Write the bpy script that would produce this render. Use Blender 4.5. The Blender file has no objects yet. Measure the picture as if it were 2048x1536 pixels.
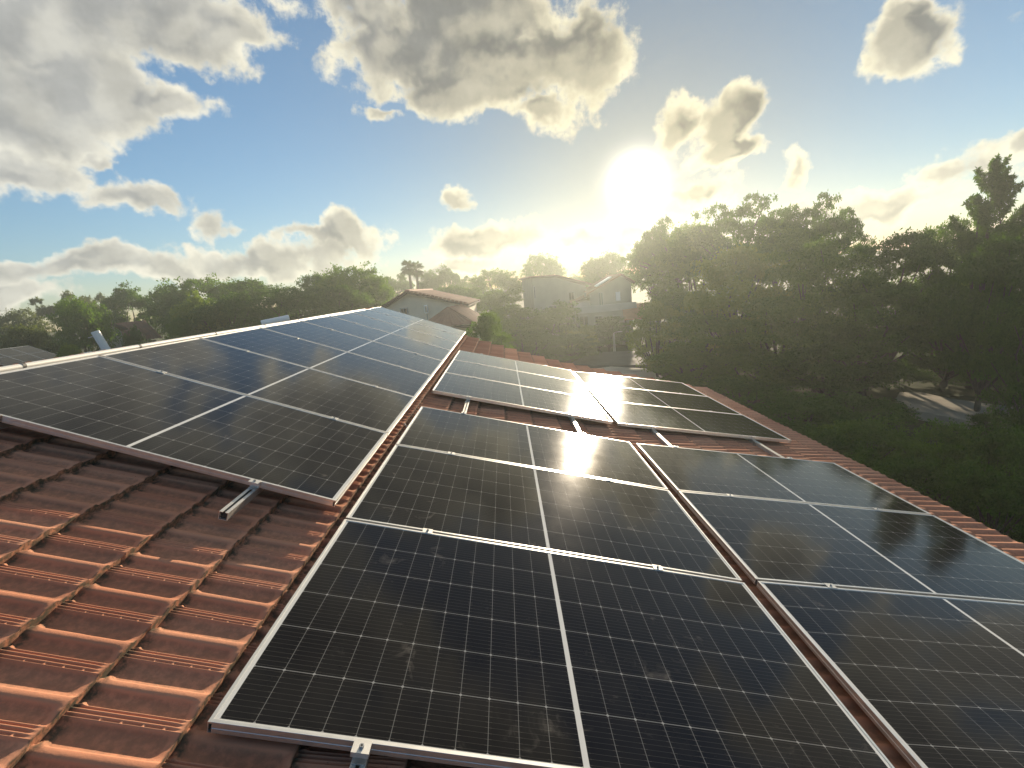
import bpy, math, random
import numpy as np
from mathutils import Matrix, Vector

# ------------------------------------------------------------------ camera, sky, sun, exposure
SC = bpy.context.scene
COL = SC.collection
F_PX = 954.2                       # focal length in pixels of a 2048 px wide picture
ROLL = math.radians(5.5)
CAM_H = 6.0                        # eye height above the garden
b_ = np.array([-0.018986, -0.200248, 0.979561])
a_ = np.array([0.999820, -0.003803, 0.018601])
c_ = np.array([0.0, 0.979738, 0.200284])
WX = math.cos(ROLL) * a_ - math.sin(ROLL) * c_
WY = b_
WZ = -(math.cos(ROLL) * c_ + math.sin(ROLL) * a_)

def ray(u, v):
    """world direction of a viewing ray"""
    r = np.array([(u - 1024) / F_PX, (v - 768) / F_PX, 1.0])
    r /= np.linalg.norm(r)
    return np.array([r @ WX, r @ WY, r @ WZ])

def at(u, v, dist):
    """world point at a horizontal distance (metres) along a viewing ray"""
    d = ray(u, v)
    k = dist / math.hypot(d[0], d[1])
    return Vector((d[0] * k, d[1] * k, CAM_H + d[2] * k))

cam = bpy.data.cameras.new('camera')
cam.sensor_width = 36.0
cam.lens = 36.0 * F_PX / 2048
cam.clip_start = 0.05
cam.clip_end = 6000
cam_ob = bpy.data.objects.new('camera', cam)
COL.objects.link(cam_ob)
ax = [np.array([1, 0, 0]), np.array([0, -1, 0]), np.array([0, 0, -1])]
m = Matrix.Identity(4)
for j, v in enumerate(ax):
    m[0][j], m[1][j], m[2][j] = v @ WX, v @ WY, v @ WZ
m[2][3] = CAM_H
cam_ob.matrix_world = m
SC.camera = cam_ob

SUN_DIR = ray(1275, 365)
SUN_EL = math.asin(SUN_DIR[2])
SUN_AZ = math.atan2(SUN_DIR[0], SUN_DIR[1])
SKY_STRENGTH = 0.072

sun = bpy.data.lights.new('sun', 'SUN')
sun.energy = 4.6
sun.angle = math.radians(0.5)
sun.color = (1.0, 0.83, 0.61)
sun_ob = bpy.data.objects.new('sun', sun)
COL.objects.link(sun_ob)
sun_ob.rotation_euler = Vector(-SUN_DIR).to_track_quat('-Z', 'Y').to_euler()

SC.view_settings.view_transform = 'Standard'
SC.view_settings.look = 'None'
SC.view_settings.gamma = 1.0
SC.view_settings.exposure = 1.08
SC.render.engine = 'CYCLES'
SC.cycles.max_bounces = 6
SC.cycles.transparent_max_bounces = 4
SC.cycles.volume_bounces = 0
SC.cycles.use_denoising = True
SC.cycles.sample_clamp_indirect = 6

# ---- node helper
class NT:
    def __init__(self, tree):
        self.t = tree
    def n(self, kind, **kw):
        nd = self.t.nodes.new(kind)
        for k, v in kw.items():
            setattr(nd, k, v)
        return nd
    def link(self, a, b):
        self.t.links.new(a, b)
    def put(self, sock, val):
        if isinstance(val, bpy.types.NodeSocket):
            self.t.links.new(val, sock)
        elif val is not None:
            sock.default_value = val
    def math(self, op, a, b=None, c=None, clamp=False):
        nd = self.n('ShaderNodeMath', operation=op, use_clamp=clamp)
        for s, v in zip(nd.inputs, (a, b, c)):
            self.put(s, v)
        return nd.outputs[0]
    def vmath(self, op, a, b=None, out=0):
        nd = self.n('ShaderNodeVectorMath', operation=op)
        self.put(nd.inputs[0], a)
        if b is not None:
            self.put(nd.inputs[3 if op == 'SCALE' else 1], b)
        return nd.outputs[out]
    def mix(self, fac, a, b, kind='MIX'):
        nd = self.n('ShaderNodeMix', data_type='RGBA', blend_type=kind)
        self.put(nd.inputs[0], fac); self.put(nd.inputs[6], a); self.put(nd.inputs[7], b)
        return nd.outputs[2]
    def step(self, x, lo, hi, a=0.0, b=1.0, smooth=True):
        nd = self.n('ShaderNodeMapRange', interpolation_type='SMOOTHSTEP' if smooth else 'LINEAR')
        for i, v in enumerate((x, lo, hi, a, b)):
            self.put(nd.inputs[i], v)
        return nd.outputs[0]
    def noise(self, vec, scale, detail=4.0, rough=0.55, out=0, dist=0.0, lac=2.0, dim='3D'):
        nd = self.n('ShaderNodeTexNoise', noise_dimensions=dim)
        self.put(nd.inputs['Vector'], vec)
        nd.inputs['Scale'].default_value = scale
        nd.inputs['Detail'].default_value = detail
        nd.inputs['Roughness'].default_value = rough
        nd.inputs['Lacunarity'].default_value = lac
        nd.inputs['Distortion'].default_value = dist
        return nd.outputs[out]

def rgb(r, g, b):
    return (r, g, b, 1.0)

# ---- clouds: (u, v, radius u, radius v, tilt deg, weight) seen from the roof, turned into sky directions
def stereo(d):
    return np.array([d[0], d[2]]) / (1 + d[1])
CLOUDS = [
    (70, 40, 330, 170, 0, 1), (330, 60, 260, 110, -8, 1), (500, 60, 130, 70, 0, .9), (60, 230, 200, 130, 0, 1),
    (200, 200, 160, 110, 20, 1), (20, 330, 120, 60, 0, 1), (370, 222, 100, 48, 12, .9), (430, 100, 120, 70, 0, .8),
    (-200, 150, 300, 250, 0, 1),
    (760, 90, 130, 130, 0, 1), (720, 20, 170, 90, 0, 1), (940, 60, 200, 130, 0, 1.1), (1090, 110, 150, 130, 0, 1.1),
    (920, 180, 240, 65, 0, 1), (850, 120, 150, 100, 0, 1.2), (1000, 140, 190, 90, 0, 1.25), (1060, 215, 110, 45, 0, 1), (1150, 40, 90, 80, 0, .9), (860, -40, 300, 60, 0, 1),
    (775, 240, 48, 14, 0, .5),
    (265, 385, 135, 34, -5, .9), (165, 338, 55, 14, 0, .6),
    (550, 508, 190, 40, -4, 1), (418, 440, 46, 34, 40, .5), (470, 455, 44, 18, 0, .6), (690, 482, 75, 34, -6, .9), (600, 475, 100, 24, 0, .8),
    (170, 556, 210, 30, -4, .9), (330, 538, 70, 32, 0, .9), (30, 606, 130, 30, 0, .9),
    (990, 482, 125, 38, -6, .9), (922, 396, 36, 26, 0, .8), (860, 545, 160, 22, -4, .7), (1170, 480, 90, 28, -10, .7),
    (1455, 255, 62, 50, -35, .75), (1455, 316, 70, 20, -10, .7), (1350, 268, 34, 34, -40, .45), (1395, 390, 70, 34, 0, .7),
    (1850, 95, 105, 70, -25, .95), (1870, 25, 60, 40, 0, .8),
    (1780, 390, 220, 50, -8, .9), (1588, 338, 26, 28, 0, .5), (1900, 335, 110, 34, -8, .8), (2030, 300, 60, 30, 0, .8),
    (1640, 420, 160, 40, -5, .8), (1250, 470, 120, 40, -8, .8),
]
# clouds over and behind the roof, seen only as reflections in the panels
HIGH = [(.51, .17, .09, .045, 0, 1), (.50, .27, .13, .05, 0, .9), (-.12, .37, .30, .08, 8, 1), (.2, .47, .32, .10, -6, 1), (-.35, .45, .25, .10, 0, 1), (.52, .40, .18, .06, 0, .8), (-.55, .95, .34, .16, 10, 1), (.25, .78, .2, .1, -15, .9), (.95, .8, .25, .16, 20, 1), (.1, 1.15, .3, .14, 5, 1), (-.15, .72, .12, .06, 0, .8),
        (.62, .62, .12, .07, 0, .8)]

def cloud_density(nt, P):
    warp = nt.noise(P, 7.0, 5, .6, out=1, dim='2D')
    warp = nt.vmath('SUBTRACT', warp, (.5, .5, .5))
    warp = nt.vmath('SCALE', warp, .085)
    Q = nt.vmath('ADD', P, warp)
    cur = None
    jobs = []
    for (u, v, ru, rv, rot, w) in CLOUDS:
        c0 = stereo(ray(u, v)); cu = stereo(ray(u + ru, v)); cv = stereo(ray(u, v - rv))
        du, dv = cu - c0, cv - c0
        jobs.append((c0, np.hypot(*du), np.hypot(*dv), math.atan2(du[1], du[0]) - math.radians(rot), w))
    for (x, z, rx, rz, rot, w) in HIGH:
        jobs.append((np.array([x, z]), rx, rz, math.radians(rot), w))
    for (c0, rx, rz, ang, w) in jobs:
        mp = nt.n('ShaderNodeMapping', vector_type='TEXTURE')
        nt.link(Q, mp.inputs['Vector'])
        mp.inputs['Location'].default_value = (c0[0], c0[1], 0)
        mp.inputs['Rotation'].default_value = (0, 0, ang)
        mp.inputs['Scale'].default_value = (rx, rz, 1)
        ln = nt.vmath('LENGTH', mp.outputs[0], out=1)
        val = nt.math('MULTIPLY_ADD', ln, -w, w)
        cur = val if cur is None else nt.math('SMOOTH_MAX', cur, val, .12)
    f1 = nt.noise(P, 11.0, 3, .6, dim='2D')
    f2 = nt.noise(P, 34.0, 8, .66, dim='2D')
    d = nt.math('MULTIPLY_ADD', nt.math('SUBTRACT', f1, .5), 1.5, cur)
    vo = nt.n('ShaderNodeTexVoronoi', feature='F1', voronoi_dimensions='2D')
    nt.link(Q, vo.inputs['Vector'])
    for nm_, v_ in (('Scale', 17.0), ('Detail', 2.6), ('Roughness', .62), ('Lacunarity', 2.3)):
        vo.inputs[nm_].default_value = v_
    vo.normalize = True
    puff = nt.math('SUBTRACT', .42, vo.outputs['Distance'])
    body = nt.math('MULTIPLY_ADD', puff, .55, d)
    body = nt.math('MULTIPLY_ADD', nt.math('SUBTRACT', f2, .5), .25, body)
    d = nt.math('MULTIPLY_ADD', puff, 1.15, d)
    d = nt.math('MULTIPLY_ADD', nt.math('SUBTRACT', f2, .5), 1.2, d)
    return d, body

world = bpy.data.worlds.new('World')
SC.world = world
world.use_nodes = True
world.cycles.sampling_method = 'MANUAL'
world.cycles.sample_map_resolution = 512
wt = world.node_tree
wt.nodes.clear()
grp = bpy.data.node_groups.new('cloud_density', 'ShaderNodeTree')
grp.interface.new_socket('P', in_out='INPUT', socket_type='NodeSocketVector')
grp.interface.new_socket('D', in_out='OUTPUT', socket_type='NodeSocketFloat')
grp.interface.new_socket('body', in_out='OUTPUT', socket_type='NodeSocketFloat')
g = NT(grp)
gi, go = g.n('NodeGroupInput'), g.n('NodeGroupOutput')
for q_, o_ in zip(cloud_density(g, gi.outputs[0]), go.inputs):
    g.link(q_, o_)

w = NT(wt)
tc = w.n('ShaderNodeTexCoord')
D = w.vmath('NORMALIZE', tc.outputs['Generated'])
sp = w.n('ShaderNodeSeparateXYZ'); w.link(D, sp.inputs[0])
den = w.math('MAXIMUM', w.math('ADD', sp.outputs[1], 1.0), .15)
cb = w.n('ShaderNodeCombineXYZ')
w.link(w.math('DIVIDE', sp.outputs[0], den), cb.inputs[0])
w.link(w.math('DIVIDE', sp.outputs[2], den), cb.inputs[1])
P = cb.outputs[0]
sunP = stereo(SUN_DIR)
toward = w.vmath('SCALE', w.vmath('NORMALIZE', w.vmath('SUBTRACT', (sunP[0], sunP[1], 0), P)), .016)
g1 = w.n('ShaderNodeGroup'); g1.node_tree = grp; w.link(P, g1.inputs[0])
g2 = w.n('ShaderNodeGroup'); g2.node_tree = grp; w.link(w.vmath('ADD', P, toward), g2.inputs[0])
d1, d2 = g1.outputs[0], g2.outputs[0]
cosang = w.vmath('DOT_PRODUCT', D, tuple(SUN_DIR), out=1)
ang = w.math('ARCCOSINE', w.math('MINIMUM', cosang, .999999))
def glow(width, amp, power=2.0):
    q = w.math('POWER', w.math('DIVIDE', ang, width), power)
    return w.math('MULTIPLY', w.math('EXPONENT', w.math('MULTIPLY', q, -1.0)), amp)
sky = w.n('ShaderNodeTexSky', sky_type='NISHITA', sun_disc=False)
sky.sun_elevation = SUN_EL
sky.sun_rotation = SUN_AZ
sky.altitude = 50
sky.air_density = 1.0
sky.dust_density = 0.15
sky.ozone_density = 1.6
# the air round a low sun: a wide warm aureole and the blown-out heart of it
K = 1.0 / SKY_STRENGTH
aur = w.mix(1.0, w.vmath('SCALE', (1.0, .80, .46), glow(.15, .06 * K, 1.2)), w.vmath('SCALE', (1.0, .88, .62), glow(.55, .035 * K, 1.6)), 'ADD')
core = w.vmath('SCALE', (1.0, .93, .74), glow(.034, 2.4 * K, 1.8))
low = w.math('EXPONENT', w.math('MULTIPLY', w.math('ABSOLUTE', sp.outputs[2]), -7.0))
tint = w.mix(low, rgb(.84, 1.0, 1.12), rgb(.62, .66, .88))
base = w.mix(1.0, w.vmath('SCALE', w.vmath('MULTIPLY', sky.outputs[0], tint), w.math('SUBTRACT', 1.0, glow(.50, .74, 1.8))), aur, 'ADD')
alpha = w.step(d1, -.02, .44)
thick = w.step(g1.outputs[1], .12, .66)
lit = w.step(w.math('SUBTRACT', g1.outputs[1], g2.outputs[1]), -.25, .35)
near_sun = glow(.75, 1.0, 1.7)
edge_c = w.mix(near_sun, rgb(.43 * K, .42 * K, .375 * K), rgb(.48 * K, .43 * K, .29 * K))
core_c = w.mix(near_sun, rgb(.26 * K, .26 * K, .245 * K), rgb(.045 * K, .044 * K, .038 * K))
cl = w.mix(thick, edge_c, core_c)
cl = w.mix(w.math('MULTIPLY', lit, .36), cl, edge_c)
fine = w.noise(P, 26.0, 6, .6)
cl = w.vmath('SCALE', cl, w.step(fine, .3, .7, .86, 1.12))
skyc = w.mix(w.math('MULTIPLY', alpha, .95), base, cl)
skyc = w.mix(1.0, skyc, core, 'ADD')
bg = w.n('ShaderNodeBackground')
bg.inputs[1].default_value = SKY_STRENGTH
w.link(skyc, bg.inputs[0])
wo = w.n('ShaderNodeOutputWorld')
w.link(bg.outputs[0], wo.inputs[0])

# ------------------------------------------------------------------ mesh helpers
rng = np.random.default_rng(7)
random.seed(7)

def mesh_np(name, V, Fq, mat=None, smooth=False):
    """quads (M,4) from arrays"""
    V = np.asarray(V, dtype=np.float32); Fq = np.asarray(Fq, dtype=np.int32)
    me = bpy.data.meshes.new(name)
    k = Fq.shape[1]
    me.vertices.add(len(V)); me.vertices.foreach_set('co', V.ravel())
    me.loops.add(Fq.size); me.loops.foreach_set('vertex_index', Fq.ravel())
    me.polygons.add(len(Fq)); me.polygons.foreach_set('loop_start', np.arange(0, Fq.size, k, dtype=np.int32))
    me.polygons.foreach_set('use_smooth', np.full(len(Fq), smooth, dtype=bool))
    me.update(calc_edges=True); me.validate()
    if mat: me.materials.append(mat)
    return me

class MB:
    """collects boxes, tubes and sheets, links them as one mesh"""
    def __init__(self):
        self.v, self.f, self.m, self.s = [], [], [], []
    def add(self, V, Fc, mi=0, smooth=False):
        o = len(self.v)
        self.v += [tuple(p) for p in V]
        for f in Fc:
            self.f.append(tuple(i + o for i in f)); self.m.append(mi); self.s.append(smooth)
    def box(self, x0, x1, y0, y1, z0, z1, mi=0, M=None, bev=0.0):
        V = [(x, y, z) for z in (z0, z1) for y in (y0, y1) for x in (x0, x1)]
        if M is not None: V = [M @ Vector(p) for p in V]
        self.add(V, [(0, 2, 3, 1), (4, 5, 7, 6), (0, 1, 5, 4), (2, 6, 7, 3), (0, 4, 6, 2), (1, 3, 7, 5)], mi)
    def tube(self, pts, rad, n=8, mi=0, cap=True):
        pts = [Vector(p) for p in pts]
        if not hasattr(rad, '__len__'): rad = [rad] * len(pts)
        rings, up = [], Vector((0, 0, 1))
        for i, p in enumerate(pts):
            t = (pts[min(i + 1, len(pts) - 1)] - pts[max(i - 1, 0)]).normalized()
            s = t.cross(up)
            if s.length < .05: s = t.cross(Vector((0, 1, 0)))
            s.normalize(); q = s.cross(t)
            rings.append([p + (s * math.cos(2 * math.pi * k / n) + q * math.sin(2 * math.pi * k / n)) * rad[i] for k in range(n)])
        V = [p for r in rings for p in r]
        Fc = [(i * n + k, i * n + (k + 1) % n, (i + 1) * n + (k + 1) % n, (i + 1) * n + k) for i in range(len(pts) - 1) for k in range(n)]
        self.add(V, Fc, mi, True)
        if cap:
            self.add(rings[0], [tuple(range(n))], mi); self.add(rings[-1], [tuple(range(n))[::-1]], mi)
    def prism(self, poly, y0, y1, mi=0, M=None):
        """polygon in xz swept along y"""
        n = len(poly)
        V = [(x, y0, z) for x, z in poly] + [(x, y1, z) for x, z in poly]
        if M is not None: V = [M @ Vector(p) for p in V]
        self.add(V, [tuple(range(n)), tuple(range(2 * n - 1, n - 1, -1))] + [(i, i + n, (i + 1) % n + n, (i + 1) % n) for i in range(n)], mi)
    def mesh(self, name, mats):
        me = bpy.data.meshes.new(name)
        me.from_pydata(self.v, [], self.f)
        me.polygons.foreach_set('material_index', self.m)
        me.polygons.foreach_set('use_smooth', self.s)
        for mm in (mats if isinstance(mats, (list, tuple)) else [mats]): me.materials.append(mm)
        me.update()
        return me
    def build(self, name, mats, parent=None, bevel=0.0):
        o = link(name, self.mesh(name, mats), parent)
        if bevel:
            md = o.modifiers.new('bevel', 'BEVEL'); md.width = bevel; md.segments = 1; md.limit_method = 'ANGLE'
        return o

def link(name, me, parent=None):
    o = bpy.data.objects.new(name, me)
    COL.objects.link(o)
    if parent is not None: o.parent = parent
    return o

def tag(o, label=None, cat=None, group=None, kind=None):
    for k, v in (('label', label), ('category', cat), ('group', group), ('kind', kind)):
        if v: o[k] = v
    return o

def thing(name, label, cat, mat=None, group=None):
    o = bpy.data.objects.new(name, None)
    o.empty_display_size = .2
    COL.objects.link(o)
    if mat is not None: o.matrix_world = mat
    return tag(o, label, cat, group)

def copy_tree(o, mat):
    c = o.copy(); COL.objects.link(c); c.matrix_world = mat
    for ch in o.children:
        d = ch.copy(); COL.objects.link(d); d.parent = c
        for gch in ch.children:
            e = gch.copy(); COL.objects.link(e); e.parent = d
    return c

# ------------------------------------------------------------------ materials
def new_mat(name):
    mt = bpy.data.materials.new(name)
    mt.use_nodes = True
    nt = NT(mt.node_tree)
    return mt, nt, mt.node_tree.nodes['Principled BSDF']

def simple(name, col, rough=.6, metal=0.0, var=.15, scale=6.0, bump=0.0, spec=.5):
    mt, nt, p = new_mat(name)
    tcn = nt.n('ShaderNodeTexCoord')
    nz = nt.noise(tcn.outputs['Object'], scale, 6, .6)
    k = nt.step(nz, .3, .7, 1 - var, 1 + var, smooth=False)
    nt.link(nt.vmath('SCALE', col, k), p.inputs['Base Color'])
    p.inputs['Roughness'].default_value = rough
    p.inputs['Metallic'].default_value = metal
    p.inputs['Specular IOR Level'].default_value = spec
    if bump:
        bn = nt.n('ShaderNodeBump'); bn.inputs['Strength'].default_value = bump; bn.inputs['Distance'].default_value = .02
        nt.link(nz, bn.inputs['Height']); nt.link(bn.outputs[0], p.inputs['Normal'])
    return mt

M_ALU = simple('anodised_aluminium', (.72, .71, .68), .38, .9, .08, 20)
M_ALU_DULL = simple('mill_aluminium', (.62, .61, .58), .45, .85, .12, 15)
M_DARK = simple('dark_cavity', (.02, .018, .017), .8, 0, .2)
M_STEEL = simple('bolt_steel', (.5, .5, .5), .3, 1.0, .1)
M_PVC = simple('white_conduit', (.78, .76, .70), .45, 0, .06, 3)
M_STRAP = simple('dark_strap', (.10, .095, .09), .6, 0, .2)
M_BACK = simple('panel_backsheet', (.6, .6, .6), .6, 0, .05)

# panel dimensions
PW, PH, PT = 2.094, 1.134, .035
CP, RP, CG = .0922, .1842, .009
def glass_material():
    mt, nt, p = new_mat('solar_cells_under_glass')
    tcn = nt.n('ShaderNodeTexCoord')
    s = nt.n('ShaderNodeSeparateXYZ'); nt.link(tcn.outputs['Object'], s.inputs[0])
    px, py = s.outputs[0], s.outputs[1]
    xa = nt.math('SUBTRACT', nt.math('ABSOLUTE', nt.math('SUBTRACT', px, PW / 2)), CG)
    ya = nt.math('SUBTRACT', py, (PH - 6 * RP) / 2)
    def edge(q, pitch):
        fr = nt.math('FRACT', nt.math('DIVIDE', q, pitch))
        return nt.math('MULTIPLY', nt.math('MINIMUM', fr, nt.math('SUBTRACT', 1.0, fr)), pitch)
    dx, dy = edge(xa, CP), edge(ya, RP)
    lx = nt.math('LESS_THAN', dx, .0009)
    ly = nt.math('LESS_THAN', dy, .0013)
    dia = nt.math('LESS_THAN', nt.math('ADD', dx, dy), .0058)
    lines = nt.math('MAXIMUM', nt.math('MULTIPLY', lx, .24), nt.math('MAXIMUM', nt.math('MULTIPLY', ly, .32), nt.math('MULTIPLY', dia, .45)))
    mx = nt.math('MAXIMUM', nt.math('LESS_THAN', xa, 0.0), nt.math('GREATER_THAN', xa, 11 * CP))
    my = nt.math('MAXIMUM', nt.math('LESS_THAN', ya, 0.0), nt.math('GREATER_THAN', ya, 6 * RP))
    margin = nt.math('MAXIMUM', mx, my)
    white = nt.math('MAXIMUM', lines, margin)
    wire = nt.math('LESS_THAN', edge(nt.math('ADD', ya, RP / 20), RP / 10), .00045)
    # short solder tabs of the wires near the cell borders are brighter
    tab = nt.math('LESS_THAN', dx, .011)
    wire = nt.math('MULTIPLY', wire, nt.math('MULTIPLY_ADD', tab, .5, .5))
    oi = nt.n('ShaderNodeObjectInfo')
    vec = nt.vmath('ADD', tcn.outputs['Object'], nt.vmath('SCALE', (37.0, 91.0, 13.0), oi.outputs['Random']))
    cell = nt.mix(oi.outputs['Random'], rgb(.0050, .0052, .0070), rgb(.0068, .0066, .0078))
    c = nt.mix(nt.math('MULTIPLY', wire, .35), cell, rgb(.30, .27, .23))
    c = nt.mix(white, c, rgb(.62, .62, .60))
    # dust film and dried drips
    n1 = nt.noise(vec, 2.2, 8, .68)
    n2 = nt.noise(vec, 9.0, 4, .6, dist=.8)
    film = nt.step(n1, .42, .75, .0, .016)
    smear = nt.math('MULTIPLY', nt.step(n2, .58, .80, 0, .26), nt.step(n1, .50, .62))
    dust = nt.math('ADD', film, smear)
    c = nt.mix(dust, c, rgb(.42, .38, .33))
    nt.link(c, p.inputs['Base Color'])
    nt.link(nt.step(n1, .3, .75, .075, .105, smooth=False), p.inputs['Roughness'])
    p.inputs['IOR'].default_value = 1.5
    p.inputs['Specular IOR Level'].default_value = .17
    return mt
M_GLASS = glass_material()

def tile_material():
    mt, nt, p = new_mat('weathered_clay_tile')
    tcn = nt.n('ShaderNodeTexCoord')
    vec = tcn.outputs['Object']
    at_ = nt.n('ShaderNodeAttribute', attribute_name='tile_tone')
    tone = at_.outputs['Fac']
    c = nt.mix(tone, rgb(.47, .200, .118), rgb(.58, .280, .172))
    n1 = nt.noise(vec, 3.0, 7, .62)
    n2 = nt.noise(vec, 38.0, 6, .65)
    n3 = nt.noise(vec, 160.0, 3, .6)
    c = nt.mix(nt.step(n1, .45, .72, 0, .45), c, rgb(.42, .22, .145))
    c = nt.mix(nt.step(n2, .56, .80, 0, .30), c, rgb(.22, .145, .105))
    # grey lichen and soot lie in the pans and against the laps
    at2 = nt.n('ShaderNodeAttribute', attribute_name='tile_dirt')
    dirt = nt.math('MULTIPLY', at2.outputs['Fac'], nt.step(n2, .30, .62))
    c = nt.mix(dirt, c, rgb(.10, .085, .06))
    c = nt.mix(nt.step(n3, .62, .78, 0, .35), c, rgb(.42, .33, .24))
    nt.link(c, p.inputs['Base Color'])
    p.inputs['Roughness'].default_value = .95
    p.inputs['Specular IOR Level'].default_value = .12
    bn = nt.n('ShaderNodeBump'); bn.inputs['Strength'].default_value = .3; bn.inputs['Distance'].default_value = .004
    nt.link(nt.math('ADD', n2, nt.math('MULTIPLY', n3, .5)), bn.inputs['Height']); nt.link(bn.outputs[0], p.inputs['Normal'])
    return mt
M_TILE = tile_material()

def far_tile(name, c1, c2):
    mt, nt, p = new_mat(name)
    tcn = nt.n('ShaderNodeTexCoord')
    n1 = nt.noise(tcn.outputs['Object'], 1.5, 6, .65)
    n2 = nt.noise(tcn.outputs['Object'], 14, 4, .6)
    c = nt.mix(nt.step(n1, .35, .7), c1, c2)
    c = nt.mix(nt.step(n2, .5, .75, 0, .5), c, rgb(.12, .08, .06))
    nt.link(c, p.inputs['Base Color']); p.inputs['Roughness'].default_value = .85
    return mt
M_FTILE = far_tile('clay_tile_far', rgb(.30, .145, .09), rgb(.22, .11, .075))
M_FTILE_BROWN = far_tile('brown_tile_far', rgb(.23, .10, .06), rgb(.17, .085, .055))
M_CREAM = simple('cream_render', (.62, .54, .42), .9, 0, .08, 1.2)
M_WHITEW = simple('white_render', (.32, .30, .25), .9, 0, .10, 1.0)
M_GREYW = simple('grey_render', (.46, .44, .41), .9, 0, .12, .8)
M_BROWNW = simple('brown_fascia', (.10, .06, .045), .7, 0, .2, 3)
M_FRAME = simple('window_frame_grey', (.30, .29, .28), .5, 0, .1, 5)
M_PANE = simple('window_pane', (.02, .025, .03), .08, 0, .2, 1)
M_DOOR = simple('green_door', (.06, .12, .10), .5, 0, .2, 3)
M_BARK = simple('bark', (.075, .058, .042), .95, 0, .35, 5, .6)
M_TANK = simple('white_enamel', (.78, .78, .78), .35, 0, .04, 2)
M_POLE = simple('galvanised_pole', (.45, .45, .44), .45, .6, .15, 6)
M_ORANGE = simple('orange_awning', (.50, .22, .11), .8, 0, .12, 2)

def leaf_material(name, c1, c2, c3, trans=.38):
    mt, nt, p = new_mat(name)
    nt.t.nodes.remove(p)
    out = [n for n in nt.t.nodes if n.type == 'OUTPUT_MATERIAL'][0]
    geo = nt.n('ShaderNodeNewGeometry')
    tcn = nt.n('ShaderNodeTexCoord')
    n1 = nt.noise(tcn.outputs['Object'], .9, 4, .6)
    c = nt.mix(geo.outputs['Random Per Island'], c1, c2)
    c = nt.mix(nt.step(n1, .48, .68), c, c3)
    df = nt.n('ShaderNodeBsdfDiffuse'); tr = nt.n('ShaderNodeBsdfTranslucent'); gl = nt.n('ShaderNodeBsdfGlossy')
    gl.inputs['Roughness'].default_value = .45
    gl.inputs['Color'].default_value = (.5, .5, .5, 1)
    nt.link(c, df.inputs['Color'])
    nt.link(nt.mix(1.0, c, rgb(1.25, 1.45, .45), 'MULTIPLY'), tr.inputs['Color'])
    m1 = nt.n('ShaderNodeMixShader'); m1.inputs[0].default_value = trans + .07
    nt.link(df.outputs[0], m1.inputs[1]); nt.link(tr.outputs[0], m1.inputs[2])
    m2 = nt.n('ShaderNodeMixShader'); m2.inputs[0].default_value = .015
    nt.link(m1.outputs[0], m2.inputs[1]); nt.link(gl.outputs[0], m2.inputs[2])
    nt.link(m2.outputs[0], out.inputs['Surface'])
    return mt
L_DARK = leaf_material('leaf_dark', rgb(.055, .105, .018), rgb(.085, .145, .022), rgb(.085, .150, .018))
L_MID = leaf_material('leaf_mid', rgb(.080, .140, .020), rgb(.120, .190, .028), rgb(.125, .195, .022))
L_YEL = leaf_material('leaf_yellow_green', rgb(.13, .19, .022), rgb(.20, .235, .030), rgb(.18, .22, .022))
L_OLIVE = leaf_material('leaf_olive', rgb(.085, .105, .045), rgb(.12, .13, .06), rgb(.10, .11, .045))
L_PALM = leaf_material('leaf_palm', rgb(.05, .075, .025), rgb(.07, .09, .03), rgb(.09, .085, .04), .25)
LEAVES = dict(dark=L_DARK, mid=L_MID, yel=L_YEL, olive=L_OLIVE, palm=L_PALM)
#@SPLIT1

# ------------------------------------------------------------------ our own house: tiled roof
CO, SI = math.cos(ROLL), math.sin(ROLL)
def cs(x, y, b):
    """roof cross-section (x along the fall, y down, seen from the eye) -> world"""
    return Vector((x * CO - y * SI, b, CAM_H - (y * CO + x * SI)))

def slope_at(x):
    s = .293 + (.186 - .293) * .5 * (1 + np.tanh((x + .62) / .16))
    return s + (.1145 - .186) * .5 * (1 + np.tanh((x - 1.35) / .3))
_xs = np.linspace(-3.2, 4.3, 1501)
_ys = np.concatenate([[0], np.cumsum(.5 * (slope_at(_xs[1:]) + slope_at(_xs[:-1])) * np.diff(_xs))])
_ys += 1.47 - .293 * 2.0 - np.interp(-2.0, _xs, _ys)
_ss = np.concatenate([[0], np.cumsum(np.hypot(np.diff(_xs), np.diff(_ys)))])
_ss -= np.interp(-.879, _xs, _ss)
TW, TG = .2045, .3055
RIDGE_X, EAVE_X = -2.97, 3.87
def b_far(x):
    return np.interp(x, [-3.0, -.66, .735, 3.9], [11.95, 11.75, 10.62, 8.95])

def sm(x, lo, hi):
    t = np.clip((x - lo) / (hi - lo), 0, 1)
    return t * t * (3 - 2 * t)
UB = [0, .006, .026, .032, .055, .062, .084, .092, .118, .126, .148, .156, .176, .184, .204, .214, .235, .30, .40, .455, .475, .495, .60, .625, .66, .75, .85, .96, 1.0]
HB = [3, 11, 11, 6, 6, 11, 11, 5, 5, 11, 11, 3, 3, 9, 9, 0, -4, -6, -6, -4, 2, 11, 12, 9, -2, -6, -6, -4, 3]
UE = [0, .006, .204, .214, .235, .33, .37, .60, .63, .66, .96, 1]
HE = [3, 10, 9, 3, 1, 1, 9, 12, 9, 2, 1, 3]
U_FINE = np.array([.003, .012, .020, .029, .034, .044, .053, .059, .066, .073, .081, .088, .096, .106, .115, .122, .130, .138, .146, .152, .160, .172, .180, .188, .200, .210, .222,
                   .245, .30, .35, .40, .44, .465, .485, .50, .55, .60, .625, .645, .67, .75, .85, .94, .98])
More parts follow.
